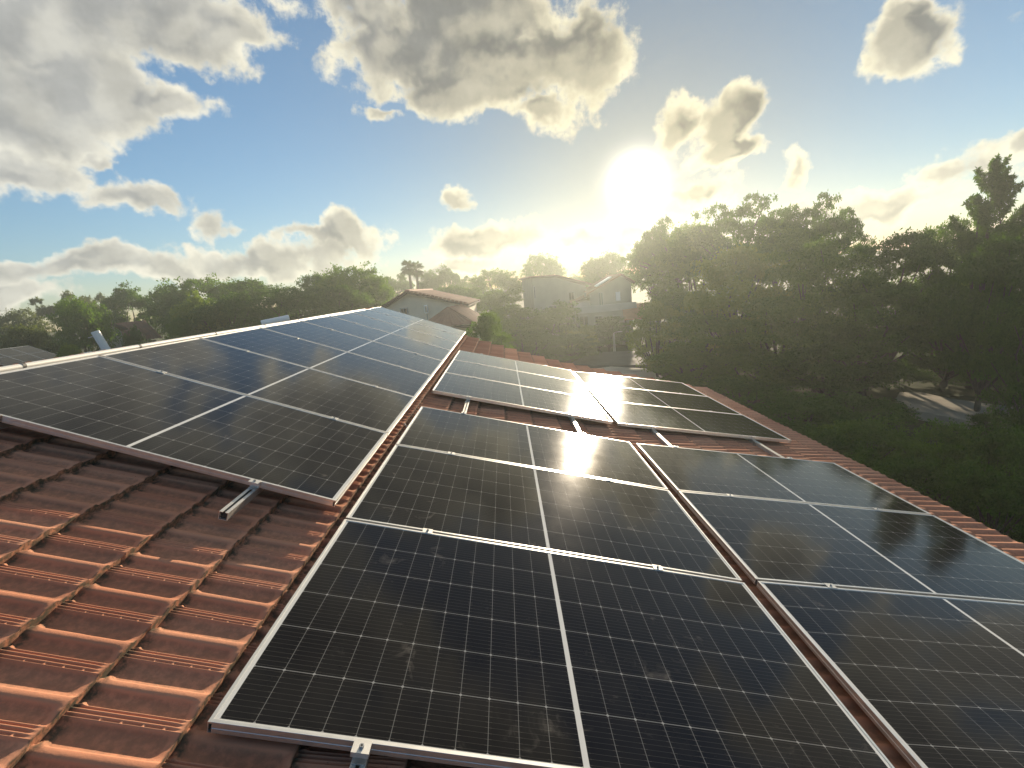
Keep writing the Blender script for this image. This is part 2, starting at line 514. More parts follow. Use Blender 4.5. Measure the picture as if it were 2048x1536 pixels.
def tile_h(u, t):
    """height (m) of an interlocking tile: a side lap of fine ribs with cross bars, two pans, a middle rib that flares at its lower end"""
    e = sm(t, .87, .985)
    h = (1 - e) * np.interp(u, UB, HB) + e * np.interp(u, UE, HE)
    bars = np.maximum.reduce([1 - sm(np.abs(t - q), .007, .018) for q in (.30, .48, .66, .84)])
    h = np.where((u > .02) & (u < .068), np.maximum(h, 10.5 * bars), h)
    for q in (.235, .665):
        h = h + 15 * np.exp(-((t - .055) / .024) ** 2 - ((u - q) / .034) ** 2)
    pan = ((h < 0) & (t < .93)).astype(float)
    return h * .001, pan

def build_roof():
    Vs, Fs, tone, dirt = [], [], [], []
    off = 0
    k0 = int(math.floor(np.interp(RIDGE_X, _xs, _ss) / TG))
    k1 = int(math.floor(np.interp(EAVE_X, _xs, _ss) / TG)) + 1
    for k in range(k0, k1 + 1):
        s_lo = k * TG                                       # lower edge of this course
        x_mid = float(np.interp(s_lo - TG / 2, _ss, _xs))
        fine = x_mid < -.30
        far = float(b_far(x_mid))
        if fine:
            ph0 = 1.080 + (0.0 if k % 2 == 0 else .57) * TW
            i0 = math.floor((.55 - ph0) / TW); i1 = math.ceil((4.0 - ph0) / TW)
            mid_b = (ph0 + (np.arange(i0, i1)[:, None] + U_FINE[None, :]) * TW).ravel()
            bb = np.concatenate([np.arange(-2.2, mid_b[0] - .01, TW / 6), mid_b, np.arange(mid_b[-1] + .008, far, TW / 14)])
            tt = np.array([-.10, -.03, 0, .02, .04, .06, .08, .11, .16, .22, .280, .290, .300, .310, .320, .38, .44, .461, .471, .48, .489, .499, .55, .60, .641, .651, .66, .669, .679, .74, .79, .821, .831, .84, .849, .859, .88, .90, .92, .94, .96, .98, 1.0])
        else:
            bb = np.arange(-2.2, far, TW / 11)
            tt = np.array([-.10, 0, .04, .12, .3, .34, .5, .68, .8, .88, .94, 1.0])
        phase = 0.0 if k % 2 == 0 else .57
        q = (bb - 1.080) / TW - phase
        idx = np.floor(q).astype(int); u = q - idx
        r1 = np.array([random.Random(int(i) * 7919 + k * 104729).random() for i in idx])
        r2 = np.array([random.Random(int(i) * 6151 + k * 3571 + 5).random() for i in idx])
        U, T = np.meshgrid(u, tt)
        h, pan = tile_h(U, np.clip(T, 0, 1))
        H = h + .004 + .024 * T + (r1 - .5) * .004 + (r2 - .5) * .004 * (T - .5)
        lip = np.vstack([H[-1], np.full(len(bb), -.010)])
        H2 = np.vstack([H, lip])
        TT = np.concatenate([tt, [1.0, 1.0]])
        S = s_lo - TG + TT * TG
        X = np.interp(S, _ss, _xs); Y = np.interp(S, _ss, _ys); SL = slope_at(X)
        nx, ny = SL / np.hypot(1, SL), -1 / np.hypot(1, SL)
        cx = X[:, None] + nx[:, None] * H2; cy = Y[:, None] + ny[:, None] * H2
        jig = (r1 - .5)[None, :] * .006 * (TT[:, None] > .5)
        cx = cx + jig
        V = np.stack([cx * CO - cy * SI, np.broadcast_to(bb, cx.shape), CAM_H - (cy * CO + cx * SI)], -1).reshape(-1, 3)
        nr, nc = cx.shape
        ii = np.arange(nr * nc).reshape(nr, nc)
        F_ = np.stack([ii[:-1, :-1], ii[:-1, 1:], ii[1:, 1:], ii[1:, :-1]], -1)
        F_ = np.delete(F_, nr - 3, axis=0).reshape(-1, 4)[:, ::-1]
        Vs.append(V); Fs.append(F_ + off); off += len(V)
        tone.append(np.broadcast_to(r2, (nr, nc)).ravel())
        pan2 = np.vstack([pan, pan[-1], np.ones(nc)])
        dd = pan2 * .40 + 1.0 * np.exp(-((TT[:, None] - .01) / .07) ** 2) + 1.0 * (TT[:, None] >= .99)
        dirt.append(np.clip(dd, 0, 1).ravel())
    me = mesh_np('roof', np.concatenate(Vs), np.concatenate(Fs), M_TILE, True)
    for nm, arr in (('tile_tone', tone), ('tile_dirt', dirt)):
        a = me.attributes.new(nm, 'FLOAT', 'POINT')
        a.data.foreach_set('value', np.concatenate(arr).astype(np.float32))
    return me

house = thing('tile_roof_house', 'house with weathered orange clay tile roof carrying the black solar panels', 'house')
link('roof', build_roof(), house)
# the slope behind the ridge, ridge caps, eave board and the walls under the roof
def back_slope():
    p0 = cs(RIDGE_X, float(np.interp(RIDGE_X, _xs, _ys)), 0)
    Vs, Fs, off = [], [], 0
    bb = np.arange(-2.2, 11.95, TW / 6)
    for k in range(15):
        s0 = np.array([k * TG * .92, (k + 1) * TG * .92 + .02, (k + 1) * TG * .92 + .021])
        hh = np.array([.0, .022, -.01])[:, None] + .010 * np.cos(bb / TW * 2 * math.pi)[None, :]
        X = p0.x - s0 * .93; Z = p0.z - s0 * .36
        V = np.stack([np.broadcast_to(X[:, None], hh.shape), np.broadcast_to(bb, hh.shape), Z[:, None] + hh], -1).reshape(-1, 3)
        n = len(bb); ii = np.arange(3 * n).reshape(3, n)
        Fs.append(np.stack([ii[:-1, :-1], ii[1:, :-1], ii[1:, 1:], ii[:-1, 1:]], -1).reshape(-1, 4)[:, ::-1] + off); Vs.append(V); off += len(V)
    me = mesh_np('back_roof', np.concatenate(Vs), np.concatenate(Fs), M_TILE, True)
    for nm, v in (('tile_tone', .5), ('tile_dirt', .2)):
        a = me.attributes.new(nm, 'FLOAT', 'POINT'); a.data.foreach_set('value', np.full(len(me.vertices), v, np.float32))
    return me
link('back_roof', back_slope(), house)
rp = cs(RIDGE_X, float(np.interp(RIDGE_X, _xs, _ys)), 0)
mb = MB()
for i in range(36):
    y0 = -2.2 + i * .385
    mb.tube([(rp.x, y0, rp.z - .045), (rp.x, y0 + .40, rp.z - .055)], [.085, .075], 12)
mb.build('ridge_cap', M_TILE, house)
def tz(x):
    return cs(x, float(np.interp(x, _xs, _ys)), 0)
mb = MB()
e = tz(EAVE_X - .35)
foot = [(rp.x - 3.4, -1.9), (e.x, -1.9), (e.x, 8.6), (tz(-.66).x, 11.3), (rp.x - 3.4, 11.4)]
tops = [rp.z - 1.75, e.z - .16, e.z - .16, tz(-.66).z - .2, rp.z - 1.75]
V = [(x, y, 0) for x, y in foot] + [(x, y, t) for (x, y), t in zip(foot, tops)]
n = len(foot)
mb.add(V, [(i, (i + 1) % n, (i + 1) % n + n, i + n) for i in range(n)])
mb.build('wall', M_CREAM, house)
mb = MB()
ee = tz(EAVE_X)
mb.box(ee.x - .05, ee.x - .02, -2.2, 9.0, ee.z - .20, ee.z - .035)
mb.build('eave_board', M_BROWNW, house)

# ------------------------------------------------------------------ solar panels, rails, clamps
def slope_frame(x, y, b, ang_deg, yaw_deg):
    o = cs(x, y, b)
    R = Matrix.Rotation(math.radians(ang_deg) + ROLL, 4, 'Y') @ Matrix.Rotation(math.radians(yaw_deg), 4, 'Z')
    return Matrix.Translation(o) @ R
FR_L = slope_frame(-2.8615, .4784, 2.2664, 16.34, .22)
FR_A = slope_frame(-.7956, 1.1426, 1.0868, 10.49, .04)
FR_B = slope_frame(1.3835, 1.5618, 1.1551, 6.40, .56)
GAPM, GAPR = .0202, .737

def panel_meshes():
    lip, t = .011, .0016
    mb = MB()
    prof_w = .030
    def bar(x0, x1, y0, y1):
        mb.box(x0, x1, y0, y1, -PT, 0)
    # hollow frame: top lip, outer web with a groove, bottom flange, on four sides (long bars butt between short ones)
    def side(M, L, inset):
        a, b = inset, L - inset
        poly = [(0, -PT), (0, -.021), (.0012, -.020), (.0012, -.0185), (0, -.0175), (0, -.0006), (.0006, 0), (lip - .0006, 0), (lip, -.0006), (lip, -.0055),
                (.003, -.0055), (.003, -PT + .002), (prof_w, -PT + .002), (prof_w, -PT)]
        mb.prism(poly, a, b, 0, M)
    side(Matrix.Identity(4), PH, 0.0)                                                     # short side x=0
    side(Matrix.Translation((PW, PH, 0)) @ Matrix.Rotation(math.pi, 4, 'Z'), PH, 0.0)      # short side x=PW
    side(Matrix.Translation((PW, 0, 0)) @ Matrix.Rotation(math.pi / 2, 4, 'Z'), PW, lip)
    side(Matrix.Translation((0, PH, 0)) @ Matrix.Rotation(-math.pi / 2, 4, 'Z'), PW, lip)
    fr = mb.mesh('frame', M_ALU)
    gl = MB(); z = -.0022
    gl.add([(lip, lip, z), (PW - lip, lip, z), (PW - lip, PH - lip, z), (lip, PH - lip, z)], [(0, 1, 2, 3)])
    glm = gl.mesh('glass', M_GLASS)
    bk = MB(); z = -.0052
    bk.add([(lip - .006, lip - .006, z), (PW - lip + .006, lip - .006, z), (PW - lip + .006, PH - lip + .006, z), (lip - .006, PH - lip + .006, z)], [(3, 2, 1, 0)])
    bk.box(.9, 1.19, .5, .6, -.024, -.0056)
    bkm = bk.mesh('backsheet', M_BACK)
    return fr, glm, bkm
fr_me, gl_me, bk_me = panel_meshes()
proto = [None]
prng = random.Random(11)
def panel(mat, label, group):
    j = Matrix.Translation((PW / 2, PH / 2, 0)) @ Matrix.Rotation(math.radians(prng.uniform(-.10, .10)), 4, 'X') @ \
        Matrix.Rotation(math.radians(prng.uniform(-.07, .07)), 4, 'Y') @ Matrix.Translation((-PW / 2, -PH / 2, 0))
    mat = mat @ j
    if proto[0] is None:
        t = thing('solar_module', label, 'solar panel', mat, group)
        link('frame', fr_me, t); link('glass', gl_me, t); link('backsheet', bk_me, t)
        proto[0] = t
        return t
    c = copy_tree(proto[0], mat)
    return tag(c, label, 'solar panel', group)
ORD = ['nearest', 'second', 'third', 'fourth', 'fifth', 'sixth', 'seventh', 'farthest']
SEPS = 'silver framed black solar panels in rows on the tile roof'
def row_b(i):
    return i * (PH + GAPM) + (GAPR - GAPM if i >= 3 else 0)
for i in range(8):
    where = {0: 'nearest the tiles in front', 7: 'farthest away by the cream house'}.get(i, ORD[i] + ' from the front')
    panel(FR_L @ Matrix.Translation((0, i * (PH + GAPM), 0)), 'black solar panel, steep column along the conduit, ' + where, SEPS)
R3 = ['nearest the camera', 'in the middle', 'at the far end']
for col, FR, cn in ((0, FR_A, 'middle column'), (1, FR_B, 'column beside the eave')):
    for i in range(6):
        blk = 'front block' if i < 3 else 'rear block'
        panel(FR @ Matrix.Translation((0, row_b(i), 0)), f'black solar panel in the {cn}, {blk}, {R3[i % 3]}', SEPS)

# rails: open-slot extrusions under the frames
def rail(FR, a, b0, b1, label):
    L = b1 - b0
    t = thing('mounting_rail', label, 'rail', FR @ Matrix.Translation((a, b0, -PT - .0005)), 'aluminium rails under the solar panels')
    mb = MB()
    h, w2, s = .040, .020, .0055
    mb.prism([(-w2, -h), (w2, -h), (w2, 0), (s, 0), (s, -.003), (w2 - .003, -.003), (w2 - .003, -h + .003), (-w2 + .003, -h + .003), (-w2 + .003, -.003), (-s, -.003), (-s, 0), (-w2, 0)], 0, L)
    mb.build('extrusion', M_ALU_DULL, t)
    for y in (.012, L - .014):
        mb = MB(); mb.box(-.0165, .0165, y, y + .002, -.0365, -.0035); mb.build('hollow_shade', M_DARK, t)  # near-black block standing in for the shade inside the open rail end
    for y in np.arange(.5, L, 1.3):
        hk = MB()
        hk.box(-.03, -.0205, y, y + .045, -.12, -.005); hk.box(-.10, -.0305, y, y + .045, -.125, -.119)
        hk.build('roof_hook', M_STEEL, t)
CA_L, CA_R = (PW - 1.655, PW - .405), (.417, 1.625)
endL = 8 * PH + 7 * GAPM; endR = row_b(5) + PH
rail(FR_L, CA_L[1], -.275, endL + .12, 'silver rail end sticking out under the lower half of the steep panel column')
rail(FR_L, CA_L[0], -.12, endL + .12, 'silver rail under the upper half of the steep panel column')
rail(FR_A, CA_R[0], -.34, endR + .16, 'silver rail in the middle column, upslope side, its clamp at the picture bottom')
rail(FR_A, CA_R[1], -.34, endR + .26, 'silver rail in the middle column, downslope side, blazing with sun in the gap')
rail(FR_B, CA_R[0], -.34, endR + .10, 'silver rail in the eave column, upslope side, crossing the tile gap')
rail(FR_B, CA_R[1], -.34, endR + .10, 'silver rail in the eave column, downslope side near the bare tiles')

def bolt(parent, z):
    mb = MB()
    mb.tube([(0, 0, z), (0, 0, z + .007)], .0065, 6)
    o = mb.build('bolt', M_STEEL, parent)
    mb = MB(); mb.tube([(0, 0, z + .0071), (0, 0, z + .0075)], .0032, 6)
    s = mb.build('socket', M_DARK, o)
def clamp_protos():
    mid = thing('mid_clamp', 'x', 'clamp')
    mb = MB()
    mb.box(-.025, .025, -.021, .021, .0004, .0034)
    mb.box(-.025, .025, -.0085, -.0055, -.030, .0004); mb.box(-.025, .025, .0055, .0085, -.030, .0004)
    mb.build('plate', M_ALU_DULL, mid); bolt(mid, .0036)
    end = thing('end_clamp', 'x', 'clamp')
    mb = MB()
    mb.box(-.024, .024, -.030, .006, .0004, .0034); mb.box(-.024, .024, -.033, -.030, -.012, .0034)
    mb.box(-.024, .024, -.006, -.002, -PT, .0004); mb.box(-.018, .018, -.034, -.0062, -PT, -PT + .004)
    mb.build('plate', M_ALU_DULL, end); bolt(end, .0036)
    for o in end.children:
        if o.name.startswith('bolt'): o.location.y = -.016
    return mid, end
MID, END = clamp_protos()
used = set()
def clamp(kind, FR, a, b, label, flip=False):
    M = FR @ Matrix.Translation((a, b, 0))
    if flip: M = M @ Matrix.Rotation(math.pi, 4, 'Z')
    pr = MID if kind == 'mid' else END
    if kind in used:
        o = copy_tree(pr, M)
    else:
        used.add(kind); o = pr; o.matrix_world = M
    tag(o, label, 'clamp', 'small silver clamps holding the solar panels')
JN = ['nearest', 'second nearest', 'third nearest', 'fourth nearest', 'third farthest', 'second farthest', 'farthest']
for ai, sn in ((1, 'lower half'), (0, 'upper half')):
    a = CA_L[ai]
    clamp('end', FR_L, a, -.001, f'silver end clamp on the front edge of the steep column, {sn}')
    clamp('end', FR_L, a, endL + .001, f'silver end clamp on the far edge of the steep column, {sn}', True)
    for i in range(7):
        clamp('mid', FR_L, a, (i + 1) * (PH + GAPM) - GAPM / 2, f'silver clamp on the {JN[i]} joint of the steep column, {sn}')
for FR, cn in ((FR_A, 'middle column'), (FR_B, 'eave column')):
    for ai, sn in ((0, 'upslope half'), (1, 'downslope half')):
        a = CA_R[ai]
        clamp('end', FR, a, -.001, f'silver end clamp on the front edge of the {cn}, {sn}')
        clamp('end', FR, a, row_b(2) + PH + .001, f'silver end clamp on the {cn} front block, gap side, {sn}', True)
        clamp('end', FR, a, row_b(3) - .001, f'silver end clamp on the {cn} rear block, gap side, {sn}')
        clamp('end', FR, a, endR + .001, f'silver end clamp on the far edge of the {cn}, {sn}', True)
        for i, jn in ((0, 'front block, nearest joint'), (1, 'front block, farther joint'), (3, 'rear block, nearest joint'), (4, 'rear block, farther joint')):
            clamp('mid', FR, a, row_b(i) + PH + GAPM / 2, f'silver clamp on the {cn}, {jn}, {sn}')

# white conduit along the ridge
t = thing('conduit', 'long white conduit with dark straps running along the top edge of the panels', 'conduit', Matrix.Translation(cs(-2.893, .468, 0)))
mb = MB()
mb.tube([(0, y, .002 * math.sin(y * 1.7)) for y in np.linspace(-1.5, 10.15, 40)], .0165, 12)
mb.build('pipe', M_PVC, t)
for y in (1.75, 2.88, 3.82, 4.84, 5.85, 6.82, 7.8, 8.9):
    mb = MB(); mb.tube([(0, y, 0), (0, y + .022, 0)], .0180, 12); mb.box(-.006, .006, y, y + .022, -.22, -.018)
    mb.build('strap', M_STRAP, t)
mb = MB()
q = [cs(-.87, 1.175, 4.05), cs(-.84, 1.205, 4.02), cs(-.80, 1.222, 3.93), cs(-.77, 1.20, 3.80), cs(-.74, 1.225, 3.74)]
mb.tube(q, .006, 6)
tag(mb.build('cable', M_PVC), 'short pale cable loop lying on the tiles between two panel columns', 'cable')
#@SPLIT2

# ------------------------------------------------------------------ ground, paving
def ground_material():
    mt, nt, p = new_mat('dry_grass_and_soil')
    geo = nt.n('ShaderNodeNewGeometry')
    n1 = nt.noise(geo.outputs['Position'], .12, 6, .6)
    n2 = nt.noise(geo.outputs['Position'], 1.8, 6, .7)
    c = nt.mix(nt.step(n1, .42, .62), rgb(.055, .070, .025), rgb(.13, .105, .06))
    c = nt.mix(nt.step(n2, .5, .72, 0, .6), c, rgb(.04, .055, .018))
    nt.link(c, p.inputs['Base Color']); p.inputs['Roughness'].default_value = 1.0
    p.inputs['Specular IOR Level'].default_value = .1
    return mt
M_GROUND = ground_material()
M_PAVE = simple('pale_concrete', (.42, .36, .28), .9, 0, .18, .8)
M_ROAD = simple('worn_asphalt', (.085, .08, .072), .9, 0, .2, 1.2)
mb = MB()
N = 60
g_ = np.sign(np.linspace(-1, 1, N)) * np.abs(np.linspace(-1, 1, N)) ** 3 * 3000
X, Y = np.meshgrid(g_, g_)
def gz(x, y):
    r = np.hypot(x, y)
    return .25 * np.sin(x * .11) * np.cos(y * .09) * np.clip((r - 20) / 20, 0, 1)
Z = gz(X, Y)
ii = np.arange(N * N).reshape(N, N)
gm = mesh_np('ground', np.stack([X, Y, Z], -1).reshape(-1, 3), np.stack([ii[:-1, :-1], ii[:-1, 1:], ii[1:, 1:], ii[1:, :-1]], -1).reshape(-1, 4), M_GROUND, True)
tag(link('ground', gm), kind='structure')

def sheet(name, pix, z, mat, bend=None):
    """flat paving outlined where viewing rays meet the height z"""
    pts = []
    for (u, v) in pix:
        d = ray(u, v); k = (z - CAM_H) / d[2]
        pts.append((d[0] * k, d[1] * k))
    mb = MB()
    n = len(pts)
    mb.add([(x, y, z) for x, y in pts] + [(x, y, z - .5) for x, y in pts], [tuple(range(n))[::-1]] + [(i, (i + 1) % n, (i + 1) % n + n, i + n) for i in range(n)])
    return tag(mb.build(name, mat), kind='structure')
sheet('paved_yard', [(1120, 790), (1290, 790), (1340, 760), (1292, 737), (1222, 733), (1185, 738), (1150, 752)], .32, M_PAVE)
sheet('road', [(1135, 730), (1300, 730), (1420, 712), (1300, 700), (1180, 705)], .30, M_ROAD)
sheet('garden_path', [(1790, 800), (1835, 822), (1900, 834), (1960, 846), (2060, 850), (2090, 820), (1980, 808), (1900, 797), (1840, 784), (1800, 784)], .30, M_PAVE)

# ------------------------------------------------------------------ houses
def face_frame(u, dist, yaw=0.0):
    """frame on the ground: local x to the right as seen from the roof, local y away from it"""
    p = at(u, 768, dist); az = math.atan2(p.x, p.y)
    return Matrix.Translation((p.x, p.y, 0)) @ Matrix.Rotation(-az + math.radians(yaw), 4, 'Z')
def loc(Fm, u, v, y=0.0):
    """local (x, z) where a viewing ray meets the facade plane at local depth y"""
    inv = Fm.inverted()
    o = inv @ Vector((0, 0, CAM_H)); d = inv.to_3x3() @ Vector(ray(u, v))
    k = (y - o.y) / d.y
    q = o + d * k
    return q.x, q.z
def gable_walls(mb, xl, xr, xm, zl, zr, zm, y0, y1, z0=0.0):
    V = [(xl, y0, z0), (xr, y0, z0), (xr, y0, zr), (xm, y0, zm), (xl, y0, zl), (xl, y1, z0), (xr, y1, z0), (xr, y1, zr), (xm, y1, zm), (xl, y1, zl)]
    mb.add(V, [(0, 1, 2, 3, 4), (9, 8, 7, 6, 5), (0, 4, 9, 5), (1, 6, 7, 2)])
def roof_slab(mb, x0, z0, x1, z1, y0, y1, th=.12, rib=.30):
    """one fall from the ridge (x0, z0) to the eave (x1, z1), tile ribs down the fall"""
    L = math.hypot(x1 - x0, z1 - z0); n = max(2, int((y1 - y0) / rib * 4))
    nxv = np.array([-(z1 - z0), (x1 - x0)]) / L
    if nxv[1] < 0: nxv = -nxv
    ys = np.linspace(y0, y1, n + 1)
    hs = .035 * np.abs(np.cos(np.pi * (ys - y0) / rib))
    k = max(2, int(L / .36)); rows = []
    for i in range(k):
        for t, e in ((i / k, 0), ((i + .995) / k, .03)):
            rows.append([(x0 + (x1 - x0) * t + nxv[0] * (h + e), y, z0 + (z1 - z0) * t + nxv[1] * (h + e)) for y, h in zip(ys, hs)])
    V = [p for r in rows for p in r]; m_ = len(ys)
    mb.add(V, [(r * m_ + c, r * m_ + c + 1, (r + 1) * m_ + c + 1, (r + 1) * m_ + c) for r in range(len(rows) - 1) for c in range(m_ - 1)])
    lo = [(x0 - nxv[0] * th, y0, z0 - nxv[1] * th), (x0 - nxv[0] * th, y1, z0 - nxv[1] * th), (x1 - nxv[0] * th, y1, z1 - nxv[1] * th), (x1 - nxv[0] * th, y0, z1 - nxv[1] * th)]
    hi = [(x0, y0, z0), (x0, y1, z0), (x1, y1, z1), (x1, y0, z1)]
    mb.add(lo + hi, [(0, 1, 2, 3), (0, 3, 7, 4), (1, 5, 6, 2), (3, 2, 6, 7), (0, 4, 5, 1)], 1)
def window(t, x0, x1, z0, z1, y, bars=1, pane=None, depth=.06, name='window'):
    mb = MB(); f = .07
    mb.box(x0, x0 + f, y - depth, y + .02, z0, z1); mb.box(x1 - f, x1, y - depth, y + .02, z0, z1)
    mb.box(x0 + f, x1 - f, y - depth, y + .02, z1 - f, z1); mb.box(x0 + f, x1 - f, y - depth, y + .02, z0, z0 + f)
    for i in range(1, bars + 1):
        xc = x0 + (x1 - x0) * i / (bars + 1)
        mb.box(xc - .025, xc + .025, y - depth + .012, y + .02, z0 + f, z1 - f)
    o = mb.build(name, M_FRAME, t)
    mb = MB(); mb.box(x0 + f, x1 - f, y - .02, y + .015, z0 + f, z1 - f)
    mb.build('pane', pane or M_PANE, o)
    return o

# cream house past the far end of the panels
Fm = face_frame(822, 34, -14)
t = thing('gable_house', 'cream rendered gable house with brown tile roof behind the far end of the panels', 'house', Fm)
xl, zl = loc(Fm, 752, 621); xm, zm = loc(Fm, 815, 583); xr, zr = loc(Fm, 936, 608)
mb = MB(); gable_walls(mb, xl + .3, xr - .25, xm, zl - .1, zr - .16, zm - .16, 0, 9)
mb.build('wall', M_CREAM, t)
mb = MB(); roof_slab(mb, xm, zm, xl - .2, zl - .1, -.45, 9.4); o = mb.build('roof_slope', [M_FTILE_BROWN, M_BROWNW], t)
mb = MB(); roof_slab(mb, xm, zm, xr + .1, zr - .03, -.45, 9.4, rib=.3); o = mb.build('roof_slope', [M_FTILE, M_BROWNW], t)
mb = MB()
for i in range(15):
    q = (i + .1) / 15; q2 = (i + .85) / 15
    xa, za, xb, zb = xm + (xr - xm) * q, zm + (zr - zm) * q, xm + (xr - xm) * q2, zm + (zr - zm) * q2
    mb.tube([(xa, -.40, za + .06), (xb, -.40, zb + .04)], [.085, .10], 8)
mb.build('verge_tiles', M_FTILE, t)
mb = MB(); mb.tube([(xm, -.45, zm + .03), (xm, 9.4, zm + .03)], .11, 8); mb.build('ridge_cap', M_FTILE, t)
x0, z1 = loc(Fm, 800, 616.5); x1, z0 = loc(Fm, 818, 634)
window(t, x0, x1, z0, z1, 0, 1, depth=.12)
x0, z1 = loc(Fm, 848.5, 610.5); x1, z0 = loc(Fm, 858, 626)
t2 = thing('wall_cabinet', 'white metal cabinet fixed to the cream house gable wall', 'cabinet', Fm)
mb = MB(); mb.box(x0, x1, -.22, -.005, z0, z1); cb_ = mb.build('casing', M_TANK, t2, .02)
mb = MB(); mb.box(x0 + .05, x1 - .05, -.235, -.222, z0 + .06, z1 - .06); mb.build('door', M_WHITEW, t2)
mb = MB(); mb.tube([((x0 + x1) / 2, -.1, z0), ((x0 + x1) / 2, -.1, z0 - 1.5)], .03, 6); mb.build('pipe', M_FRAME, t2)

# low brown hip roof in front of it
Fm = face_frame(905, 27, -8)
t = thing('annex', 'low annex with brown ribbed hip roof in front of the cream house', 'house', Fm)
xa, za = loc(Fm, 895, 614, 2.2); xb, zb = loc(Fm, 828, 640); xc, zc = loc(Fm, 952, 640)
ze = zb - .55
apex0, apex1 = (xa, 2.2, za), (xa + .6, 4.6, za)
def hip(mb, p, q, r, s, rib=.30):
    """ribbed sheet: eave p->q, ridge s->r"""
    p, q, r, s = map(Vector, (p, q, r, s)); L = (q - p).length; n = int(L / rib * 4)
    nv = (q - p).cross(s - p).normalized()
    if nv.z < 0: nv = -nv
    V, F_ = [], []
    for j in range(n + 1):
        a = j / n; h = .04 * abs(math.cos(math.pi * a * L / rib))
        V += [tuple(p.lerp(q, a) + nv * h), tuple(s.lerp(r, a) + nv * h * .7)]
    F_ = [(2 * j, 2 * j + 2, 2 * j + 3, 2 * j + 1) for j in range(n)]
    mb.add(V, F_)
mb = MB()
c0, c1, c2, c3 = (xb, 0, ze), (xc, 0, ze), (xc, 7, ze), (xb, 7, ze)
hip(mb, c0, c1, apex0, apex0); hip(mb, c1, c2, apex1, apex0); hip(mb, c2, c3, apex1, apex1); hip(mb, c3, c0, apex0, apex1)
mb.build('roof', M_FTILE, t)
mb = MB(); mb.box(xb + .3, xc - .3, .3, 6.7, 0, ze - .02); mb.build('wall', M_CREAM, t)
mb = MB(); mb.box(xb - .05, xc + .05, -.05, 7.05, ze - .16, ze - .025); mb.build('eave_board', M_BROWNW, t)

# hazy white houses on the right
Fm = face_frame(1110, 47, 10)
t = thing('terrace_house', 'pale hazy house with long sloping parapet behind bushes, left of the red roofed gable', 'house', Fm)
xl, z_l = loc(Fm, 1064, 556); xm, z_m = loc(Fm, 1112, 560); xr, z_r = loc(Fm, 1172, 572)
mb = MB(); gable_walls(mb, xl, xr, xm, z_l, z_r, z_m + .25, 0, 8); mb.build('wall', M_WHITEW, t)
mb = MB(); roof_slab(mb, xm, z_m + .45, xr + .5, z_r + .15, -.3, 8.3); mb.build('roof_slope', [M_FTILE_BROWN, M_BROWNW], t)
mb = MB(); roof_slab(mb, xm, z_m + .45, xl - .3, z_l + .12, -.3, 8.3); mb.build('roof_slope', [M_FTILE_BROWN, M_BROWNW], t)
x0, z1 = loc(Fm, 1059, 573); x1, z0 = loc(Fm, 1067, 598)
window(t, x0 + .35, x1 + .25, z0, z1, 0, 0)
x0, z1 = loc(Fm, 1136, 584); x1, z0 = loc(Fm, 1150, 606)
window(t, x0, x1, z0, z1, 0, 1)
x0, z1 = loc(Fm, 1096, 612); x1, z0 = loc(Fm, 1120, 634)
window(t, x0, x1, z0, z1, 0, 1)

Fm = face_frame(1205, 44, 6)
t = thing('gable_house', 'hazy white gable house with red roof edge and a green door on the balcony', 'house', Fm)
xl, z_l = loc(Fm, 1180, 583); xm, z_m = loc(Fm, 1241, 549); xr, z_r = loc(Fm, 1262, 562); xw, _ = loc(Fm, 1148, 600)
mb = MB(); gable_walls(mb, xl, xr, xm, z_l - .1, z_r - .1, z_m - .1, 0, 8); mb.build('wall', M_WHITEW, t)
mb = MB(); roof_slab(mb, xm, z_m + .05, xl - .3, z_l - .12, -.35, 8.3); mb.build('roof_slope', [M_FTILE, M_FTILE], t)
mb = MB(); roof_slab(mb, xm, z_m + .05, xr + .3, z_r - .12, -.35, 8.3); mb.build('roof_slope', [M_FTILE_BROWN, M_BROWNW], t)
_, zb2 = loc(Fm, 1200, 616)
mb = MB(); mb.box(xw, xl - .002, .8, 7, 0, z_l - .9); mb.build('side_wing', M_GREYW, t)
mb = MB(); roof_slab(mb, xl - .002, z_l - .35, xw - .3, z_l - .85, .5, 7.3); mb.build('wing_roof', [M_FTILE_BROWN, M_BROWNW], t)
mb = MB(); mb.box(xw - .2, xr + .1, -1.6, -.003, zb2 - .25, zb2); mb.box(xw - .2, xr + .1, -1.6, -1.48, zb2, zb2 + .35); mb.build('balcony', M_GREYW, t)
mb = MB(); mb.box(xw + .2, xr - .3, -1.5, -.004, 0, zb2 - .252); mb.build('lower_wall', M_WHITEW, t)
x0, z1 = loc(Fm, 1196, 585); x1, z0 = loc(Fm, 1208, 616)
o = window(t, x0, x1, zb2 + .01, z1, 0, 1, M_DOOR, name='door')
x0, z1 = loc(Fm, 1176, 585); x1, z0 = loc(Fm, 1182, 594)
window(t, x0 - .3, x1 - .35, z0, z1, .8, 0)
x0, z1 = loc(Fm, 1231, 584); x1, z0 = loc(Fm, 1241, 601)
mb = MB(); mb.box(x0, x1, -.05, -.003, z0, z1); mb.build('shutter', M_TANK, t)
for (ua, ub) in ((1158, 1178), (1188, 1206), (1222, 1238)):
    x0, z1 = loc(Fm, ua, 632, -1.5); x1, z0 = loc(Fm, ub, 650, -1.5)
    window(t, x0, x1, z0, z1, -1.5, 1)
t2 = thing('solar_collector', 'white framed solar collector lying on the red edged roof', 'solar collector', Fm)
dx, dz = xl - xm, z_l - .17 - z_m; L_ = math.hypot(dx, dz)
ux, uz = dx / L_, dz / L_
mb = MB()
